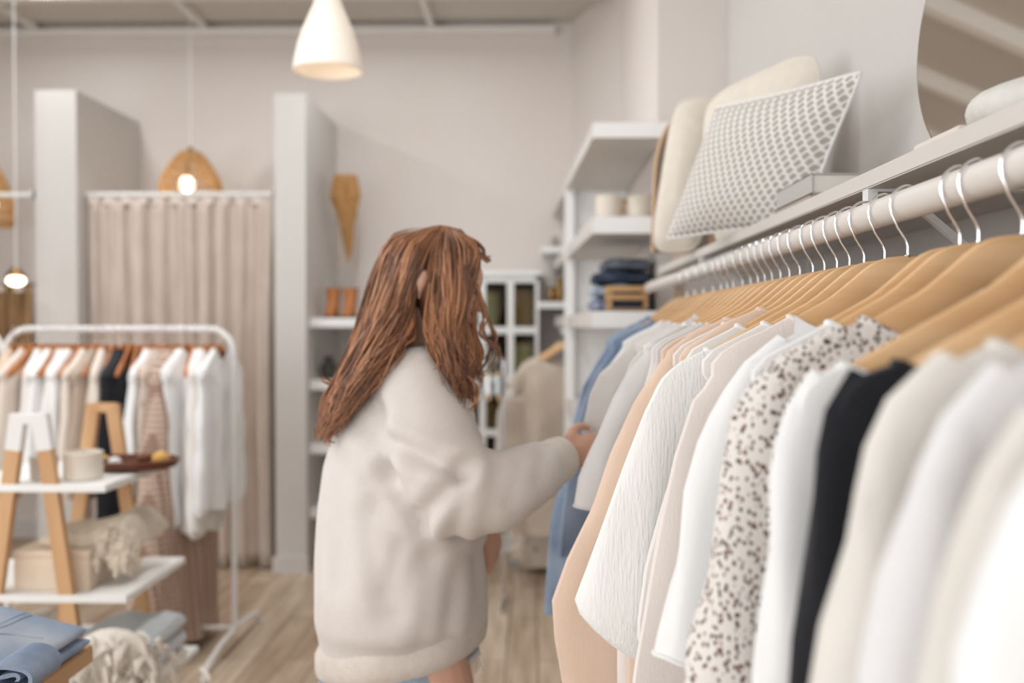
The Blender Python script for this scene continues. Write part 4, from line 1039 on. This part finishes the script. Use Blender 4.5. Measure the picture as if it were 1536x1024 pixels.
chain(bd, [H(-.03,0,-.04), (headc+neckb)/2+Vector((-.015,0,-.01)), neckb+Vector((0,0,-.04))], [.052,.050,.062])
# trunk
def tr(px, py, fx, sx, dd=0): 
    c = at(px, py, D0+dd); return c, fx, sx
rings = []
for c, a, b in [tr(612,560,.045,.06), tr(612,585,.065,.12), tr(611,620,.085,.16), tr(608,680,.10,.165), tr(606,740,.095,.15), tr(604,820,.085,.125), tr(602,890,.10,.155), tr(600,945,.11,.175), tr(600,990,.10,.165)]:
    rings.append([c+Fv*(a*math.cos(q))+Rv*(b*math.sin(q)) for q in [2*PI*k/28 for k in range(28)]])
bd.loft(rings)
# legs
for s, px in ((1, 640), (-1, 597)):
    hip = at(600, 965, D0)+Rv*(s*.088)+Fv*(.02 if s > 0 else 0); fw = .035 if s > 0 else -.02
    kn = Vector((hip.x+fw, hip.y+s*-.01, .46)); an = Vector((kn.x-.03, kn.y, .085)); toe = an+Fv*.16+Vector((0,0,-.058))
    if s > 0: mid = at(655, 1030, 2.03)
    else: mid = hip.lerp(kn, .35)
    chain(bd, [hip, mid, kn, kn.lerp(an,.3)+Vector((-.012,0,0)), an], [.088,.078,.05,.052,.034], 18)
    chain(bd, [an+Vector((-.02,0,-.045)), an+Fv*.07+Vector((0,0,-.05)), toe], [.032,.034,.024], 12, 3)
# arms
sR = at(640, 610, D0-.13); eR = at(690, 752, 1.93); wR = at(846, 682, 2.13)
chain(bd, [sR, sR.lerp(eR,.5), eR, eR.lerp(wR,.5), wR], [.045,.042,.036,.034,.026])
sL = at(600, 590, D0+.16); eL = at(650, 720, D0+.2); wL = at(716, 764, D0+.16)
chain(bd, [sL, sL.lerp(eL,.5), eL, eL.lerp(wL,.5), wL], [.055,.045,.038,.035,.026])
def hand(mb, w, d, n, curl, side):
    """w wrist, d pointing direction, n back of the hand normal, side direction of the thumb"""
    d = Vector(d).normalized(); n = Vector(n); n = (n-d*n.dot(d)).normalized(); sd = Vector(side); sd = (sd-d*sd.dot(d)-n*sd.dot(n)).normalized()
    M3 = Matrix((d, sd, n)).transposed()
    mb.ball(w+d*.045, (.052,.038,.0155), 18, 12, M3); chain(mb, [w, w+d*.03], [.024,.024])
    for i, (off, L) in enumerate([(.027,.070),(.009,.078),(-.010,.073),(-.028,.058)]):
        p = w+d*(.082-(abs(off-.005)*.25))+sd*off; pts = [p-d*.02, p]; ang = 0; dd = d.copy()
        for k2, fr in enumerate((.45,.3,.25)):
            ang += curl[k2]*(1+.12*i); dd = d*math.cos(ang)-n*math.sin(ang); pts.append(pts[-1]+(dd+sd*off*1.5).normalized()*L*fr)
        chain(mb, pts, [.010,.0098,.0088,.008,.0066], 10, 2)
    tb = w+d*.022+sd*.026; chain(mb, [tb, tb+(d*.55+sd*.75-n*.2).normalized()*.036, tb+(d*.55+sd*.75-n*.2).normalized()*.036+(d*.9+sd*.25-n*.35).normalized()*.03, tb+(d*.55+sd*.75-n*.2).normalized()*.036+(d*.9+sd*.1-n*.5).normalized()*.055], [.0145,.0115,.010,.0075], 10, 2)
hand(bd, wR, Vector((.9,.38,.12)), Vector((-.1,-.9,.35)), (.5,.6,.4), Vector((.1,.1,1)))
hand(bd, wL, Vector((.42,-.05,-.9)), Vector((.8,-.5,.3)), (.25,.35,.25), Vector((.6,-.8,0)))
body = remeshed(bd, .0052, 4).build('body', skin, W)
for s in (1,-1):
    e = MB().ball(H(.078,s*.031,.012), .0115, 14, 10).build('eye', mat('eye_white' if s > 0 else 'eye_white2', (230,226,220), .2), W)
    MB().ball(H(.0875,s*.0312,.011), (.003,.0055,.0055), 12, 8, HM).build('iris', mat('iris%d' % (s+1), (90,60,40), .2), e)
MB().ball(H(.0945,0,-.050), (.0072,.0205,.0095), 16, 10, HM).build('lips', lipm, W)
# ---- sweater
sw = MB()
prof = [(518,590,648,.75),(526,574,664,1.1),(540,558,682,1.5),(572,538,702,1.7),(610,518,713,1.55),(655,498,717,1.40),(700,486,719,1.30),(760,480,724,1.20),(820,476,728,1.20),(880,473,730,1.20),(920,472,732,1.16),(938,478,727,1.08),(952,482,722,1.04),(962,486,718,1.02)]
rings = []
for i, (py, xl, xr, k) in enumerate(prof):
    a_, b_ = at(xl, py, D0), at(xr, py, D0); c = (a_+b_)/2; hx = (b_.x-a_.x)/2
    # solve so that projected x half extent equals hx with side axis k times front axis
    fa = hx/math.sqrt(math.cos(FA)**2+(k*math.sin(FA))**2); fb = fa*k
    tilt_ = interp([(0,0),(.6,0),(.85,.06),(1,.20)], i/(len(prof)-1))
    r = []
    for q in [2*PI*j/56 for j in range(56)]:
        p = c+Fv*(fa*math.cos(q))+Rv*(fb*math.sin(q)); p.z += tilt_*(p.x-c.x)-.012*(i > 10)*0; r.append(p)
    rings.append(r)
sw.loft(rings)
# hem closes inward a little
chain(sw, [at(628,572,D0-.12), at(642,640,1.95), at(660,705,1.93), at(694,742,1.92), at(745,733,1.96), at(800,710,2.03), at(816,701,2.065)], [.075,.088,.090,.086,.078,.062,.053], 24, 4)
chain(sw, [at(600,580,D0+.12), at(640,680,D0+.2), at(670,735,D0+.19), at(712,775,D0+.165)], [.075,.08,.07,.045], 20, 4)
sweat = remeshed(sw, .0085, 7, .6)
creases = [ # p0,p1 px, width m, depth m
 ((575,612),(592,700),.018,.013),((592,700),(640,775),.020,.016),((556,640),(575,740),.022,.008),((548,560),(560,640),.022,.006),
 ((700,690),(605,655),.016,.016),((700,692),(640,760),.018,.014),((712,690),(688,790),.020,.010),((752,686),(728,785),.024,.008),
 ((640,812),(606,900),.024,.009),((700,830),(672,960),.022,.009),((655,830),(640,950),.022,.007),((560,770),(580,900),.026,.007),((520,700),(510,860),.028,.006),((610,800),(590,870),.02,.007),
 ((785,685),(768,738),.02,.006),((815,680),(806,712),.016,.004),((600,760),(560,720),.022,.006),((720,840),(712,940),.016,.007)]
cr = [(at(*a, 2.0), at(*b, 2.0), w, d) for a, b, w, d in creases]
for i, v in enumerate(sweat.v):
    nrm = sweat.n[i]; dsp = 0
    if nrm.y < .3:
        for a, b, w, d in cr:
            ab = Vector((b.x-a.x, 0, b.z-a.z)); ap = Vector((v.x-a.x, 0, v.z-a.z)); t_ = max(0, min(1, ap.dot(ab)/ab.length_squared)); dist = (ap-ab*t_).length
            if dist < 4*w: dsp += -1.15*d*math.exp(-(dist/w)**2)+.3*d*math.exp(-((dist-2*w)/w)**2)
    zz = (v.z-1.48)
    dsp += .003*noise.noise(Vector((v.x*9, v.y*9, v.z*4)))+.001*noise.noise(Vector((v.x*22, v.y*22, v.z*9)))
    dsp += .006*math.sin(math.atan2(v.y-D0, v.x-pelv.x)*11+v.z*3)*min(1, max(0, (1.15-v.z)/.3))*min(1, max(0, (v.z-.86)/.12))
    v += nrm*dsp
hz_hem = at(600, 972, D0).z
swo = sweat.build('sweater', knit, W)
# ribbed hem, neckband, cuffs
def ringat(c, ax1, ax2, a, b, n=48, til=0): 
    out = []
    for q in [2*PI*j/n for j in range(n)]:
        p = c+ax1*(a*math.cos(q))+ax2*(b*math.sin(q)); p.z += til*(p.x-c.x); out.append(p)
    return out
rb = mat('rib_knit', (224,214,204), .95, .03, 40, bump=1, bscale=160, sheen=.3)
rg = []
for py, xl, xr in [(926,486,718),(940,481,724),(948,476,729),(964,476,729),(976,478,726),(982,484,719)]:
    a_, b_ = at(xl,py,D0), at(xr,py,D0); c = (a_+b_)/2; hx = (b_.x-a_.x)/2; k = 1.1; fa = hx/math.sqrt(math.cos(FA)**2+(k*math.sin(FA))**2)
    rr = ringat(c, Fv, Rv, fa, fa*k, 120, .20)
    for j, p in enumerate(rr): p += (p-c)*(.010*(j % 2)+.012*math.sin(j*.35))
    rg.append(rr)
MB().loft(rg, False).build('hem_rib', rb, swo)
nc = at(614, 524, D0)
nk = ringat(nc, (Fv+Vector((0,0,.12))).normalized(), Rv, .060, .070, 40)
MB().tube(nk+[nk[0]], .009, 10, False).build('neckband', rb, swo)
cd = (at(849,682,2.125)-at(800,710,2.03)).normalized(); c1 = cd.cross(Vector((0,0,1))).normalized(); c2 = cd.cross(c1)
cc0 = at(836,690,2.09)
MB().loft([ringat(cc0+cd*o, c1, c2, r*.95, r, 40) for o, r in [(-.05,.054),(-.02,.050),(.0,.049),(.018,.046),(.016,.040),(-.01,.038)]], False).build('cuff', rb, swo)
# ---- shorts
rg = []
for py, xl, xr in [(930,500,700),(960,492,706),(984,484,714),(996,481,716)]:
    a_, b_ = at(xl,py,D0), at(xr,py,D0); c = (a_+b_)/2; hx = (b_.x-a_.x)/2; k = 1.15; fa = hx/math.sqrt(math.cos(FA)**2+(k*math.sin(FA))**2)
    rr = ringat(c, Fv, Rv, fa, fa*k, 60, .20)
    rg.append([p+(p-c)*.02*math.sin(j*.9) for j, p in enumerate(rr)])
sho = MB().loft(rg, False).build('shorts', denim_l, W)
mb = MB(); rnd = random.Random(3); last = rg[-1]
for k in range(150):
    f = rnd.random()*len(last); i0 = int(f) % len(last); p = last[i0].lerp(last[(i0+1) % len(last)], f-int(f)); L = rnd.choice([.012,.02,.03,.05]); d = Vector((rnd.gauss(0,.3), rnd.gauss(0,.2), -1)).normalized()
    mb.tube([p+Vector((0,0,.004)), p+d*L*.5, p+d*L+Vector((rnd.gauss(0,.006),0,0))], [.0016,.0014,.0007], 4)
mb.build('frayed_threads', mat('thread', (230,230,230), .9), sho)
# ---- hair
G = []
def gd(*p): return [at(x, y, D0+dy) for x, y, dy in p]
near = [gd((646,343,0),(590,364,.01),(560,425,.01),(541,500,.0),(503,590,-.02),(486,652,-.04)),
 gd((654,342,-.03),(600,372,-.06),(575,440,-.07),(552,505,-.09),(510,590,-.12),(492,652,-.12)),
 gd((657,341,-.04),(615,375,-.088),(592,440,-.10),(568,505,-.14),(528,585,-.155),(505,640,-.15)),
 gd((660,341,-.045),(628,380,-.098),(607,440,-.108),(588,490,-.15),(550,560,-.17),(520,620,-.16)),
 gd((663,341,-.045),(636,385,-.088),(616,455,-.098),(612,495,-.145),(585,530,-.175),(545,590,-.175)),
 gd((666,341,-.045),(652,385,-.090),(650,450,-.100),(652,500,-.15),(672,545,-.185),(700,592,-.19)),
 gd((670,342,-.045),(670,385,-.098),(672,450,-.115),(672,500,-.15),(690,555,-.18),(703,600,-.17)),
 gd((676,343,-.04),(690,382,-.085),(694,440,-.10),(688,500,-.12),(690,545,-.15),(698,585,-.16)),
 gd((682,345,-.03),(704,378,-.065),(698,425,-.075),(690,475,-.09),(698,520,-.11),(702,560,-.14)),
 gd((686,346,-.015),(715,378,-.04),(710,405,-.05),(696,445,-.06),(692,490,-.08),(704,530,-.1))]
far = [gd((648,344,0),(590,366,.03),(562,428,.05),(545,500,.08),(508,590,.06),(492,640,.03)),
 gd((656,343,.03),(605,375,.07),(578,440,.09),(556,505,.12),(520,590,.12),(505,640,.10)),
 gd((662,342,.04),(630,375,.09),(610,440,.105),(595,500,.14),(580,570,.16),(570,620,.16)),
 gd((674,343,.04),(680,380,.085),(690,440,.09),(700,500,.10),(712,550,.12),(716,585,.12)),
 gd((684,346,.02),(712,380,.05),(704,425,.07),(698,470,.08),(714,510,.08),(712,545,.08))]
def cat(P, n):
    m = len(P); out = []
    for q in range(n+1):
        t = q/n*(m-1); i = min(int(t), m-2); t -= i; p0, p1, p2, p3 = P[max(i-1,0)], P[i], P[i+1], P[min(i+2,m-1)]
        out.append(.5*((2*p1)+(p2-p0)*t+(2*p0-5*p1+4*p2-p3)*t*t+(3*p1-p0-3*p2+p3)*t**3))
    return out
mb = MB(); rnd = random.Random(11)
def lock(P, r, wave, wn, n=16, seed=0, sides=5):
    c = cat(P, n); out = []; rad = []
    ph = rnd.random()*6.3
    for i, p in enumerate(c):
        u = i/n; w_ = wave*u**1.4
        out.append(p+Vector((math.sin(u*wn+ph)*w_, math.cos(u*wn*.9+ph)*w_, 0))); rad.append(r*interp([(0,.7),(.25,1),(.7,.9),(1,.12)], u))
    mb.tube(out, rad, sides)
for G_, cnt in ((near, 1500), (far, 420), ([far[0], near[0], near[1]], 380)):
    for k in range(cnt):
        f = rnd.random()*(len(G_)-1); 
        if G_ is near and 3.95 < f < 4.5 and rnd.random() < .55: f += rnd.choice([-.5,.55])
        i = int(f); t = f-i; A, B = G_[i], G_[i+1]
        cut = rnd.choice([1,1,1,.93,.85]) ; dep = rnd.uniform(-.010,.012)
        P = [a.lerp(b, t) for a, b in zip(A, B)]
        cen = headc
        P = [p+(p-cen).normalized()*dep*(.3+.7*j/5)+Vector((rnd.gauss(0,.004),rnd.gauss(0,.004),rnd.gauss(0,.005)))*(j > 0) for j, p in enumerate(P)]
        if cut < 1: P[-1] = P[-2].lerp(P[-1], (cut-.8)*5)
        if G_ is near and i == 4 and t > .12 and t < .85:   # strands around the ear stay tucked behind
            continue
        lock(P, rnd.uniform(.0013,.0035), rnd.uniform(.004,.018), rnd.uniform(8,15))
# wisps
for P in [gd((715,440,-.05),(726,470,-.05),(722,500,-.05),(745,520,-.05),(752,545,-.05)), gd((712,430,-.05),(730,480,-.04),(742,505,-.04),(733,540,-.04),(715,560,-.04)), gd((712,450,-.05),(712,490,-.06),(720,530,-.06),(716,556,-.06),(728,562,-.06)),
          gd((690,350,-.01),(715,372,-.02),(728,386,-.02),(733,390,-.02)), gd((690,350,0),(718,370,0),(730,384,0),(735,386,0)), gd((688,350,-.02),(712,372,-.03),(726,388,-.03),(733,396,-.03)),
          gd((560,540,-.10),(520,575,-.12),(495,575,-.12),(480,568,-.12)), gd((700,560,-.17),(714,580,-.18),(712,605,-.18),(704,618,-.18)), gd((520,600,-.12),(500,640,-.12),(490,660,-.11),(497,665,-.1))]:
    for q in range(5):
        lock([p+Vector((rnd.gauss(0,.004),rnd.gauss(0,.004),rnd.gauss(0,.004))) for p in P], rnd.uniform(.0012,.0028), .004, 9, 14)
# scalp volume below the locks
cap = MB(); cap.ball(H(-.022,0,.030), (.098,.081,.092), 24, 18, HM)
sc = MB(); sc.v = list(cap.v); sc.f = cap.f
vol = MB(); vol.ball(H(-.025,0,.024), (.084,.078,.078), 24, 18, HM)
chain(vol, [at(625,400,D0), at(598,460,D0), at(575,520,D0-.045), at(535,585,D0-.065), at(508,630,D0-.08)], [.068,.066,.046,.033,.015], 18, 4)
chain(vol, [at(655,420,D0-.045), at(664,470,D0-.075), at(668,510,D0-.11), at(684,550,D0-.155), at(696,575,D0-.165)], [.052,.045,.034,.020,.010], 16, 4)
v2 = remeshed(vol, .007, 3)
# keep the face and ear clear
mb.add(v2.v, v2.f)
hairo = mb.build('hair', hairm, W)
# ------------------------------------------------------------------ light
w = bpy.data.worlds.new('World'); S.world = w; w.use_nodes = True
bg = w.node_tree.nodes['Background']; bg.inputs[0].default_value = rgb(236,240,248); bg.inputs[1].default_value = 1.3
def area(name, loc, rot, sx, sy, e, col=(1,1,1)):
    l = bpy.data.lights.new(name, 'AREA'); l.shape = 'RECTANGLE'; l.size = sx; l.size_y = sy; l.energy = e; l.color = col
    o = bpy.data.objects.new(name, l); COL.objects.link(o); o.location = loc; o.rotation_euler = rot; return o
for (u0, u1, z0, z1) in fh: area('window_daylight', ((u0+u1)/2, YF-.14, (z0+z1)/2), (PI/2,0,0), u1-u0, z1-z0, 165, (.93,.97,1))
for (u0, u1, z0, z1) in lh: area('window_daylight', (XL-.14, (u0+u1)/2, (z0+z1)/2), (PI/2,0,-PI/2), u1-u0, z1-z0, 195, (.93,.97,1))
def point(name, loc, e, r=.05, col=(1,.86,.7)):
    l = bpy.data.lights.new(name, 'POINT'); l.energy = e; l.shadow_soft_size = r; l.color = col
    o = bpy.data.objects.new(name, l); COL.objects.link(o); o.location = loc
point('pendant_light', rim+Vector((0,0,.2)), 4, .04); 
point('wicker_light', at(286,284,6.4)+Vector((0,-.1,-.1)), 6)
# added fill lamps, out of view: round ceiling fixtures that even out the brightness
for i, (x, y) in enumerate([(-2.0,1.2),(-.9,3.2),(-.9,4.75),(-2.9,1.6),(-2.9,3.2),(-2.9,4.75),(-.9,5.75),(-2.9,5.75),(-2.9,0)]):
    c = Vector((x, y, ZC))
    t = empty('fill_lamp', (x,y,ZC-.05), 'added round flat fill lamp on the shop ceiling, out of view', 'lamp', 'added fill lamps out of view')
    MB().lathe([(.16,-.05),(.17,-.03),(.17,0)], c, 28).build('fill_housing', shelf_w, t)
    MB().lathe([(.15,-.053),(.15,-.0505)], c, 28).build('fill_diffuser', mat('fill_diffuser', (240,240,236), .5) if i == 0 else MATS['fill_diffuser'], t)
    l = area('fill_light', (x, y, ZC-.06), (0,0,0), .3, .3, {1.2:20,1.6:28,3.2:48,4.75:38,5.75:20,0:20}[y], (.97,.985,1)); l.data.shape = 'DISK'
MATS['fill_diffuser'].node_tree.nodes['Principled BSDF'].inputs['Emission Color'].default_value = rgb(255,240,220); MATS['fill_diffuser'].node_tree.nodes['Principled BSDF'].inputs['Emission Strength'].default_value = 3
# ------------------------------------------------------------------ camera
cam = bpy.data.cameras.new('Camera'); co = bpy.data.objects.new('Camera', cam); COL.objects.link(co); S.camera = co
cam.lens = 35; cam.sensor_width = 36; co.location = CAM
co.matrix_world = Matrix.Translation(CAM) @ Matrix((RT, UP, -FW)).transposed().to_4x4()
cam.dof.use_dof = True; cam.dof.focus_distance = 1.38; cam.dof.aperture_fstop = 2.6; cam.clip_start = .02
vs = S.view_settings; S.display_settings.display_device = 'sRGB'
vs.view_transform = 'Standard'; vs.look = 'None'; vs.gamma = 1; vs.use_curve_mapping = False; vs.exposure = -1.44
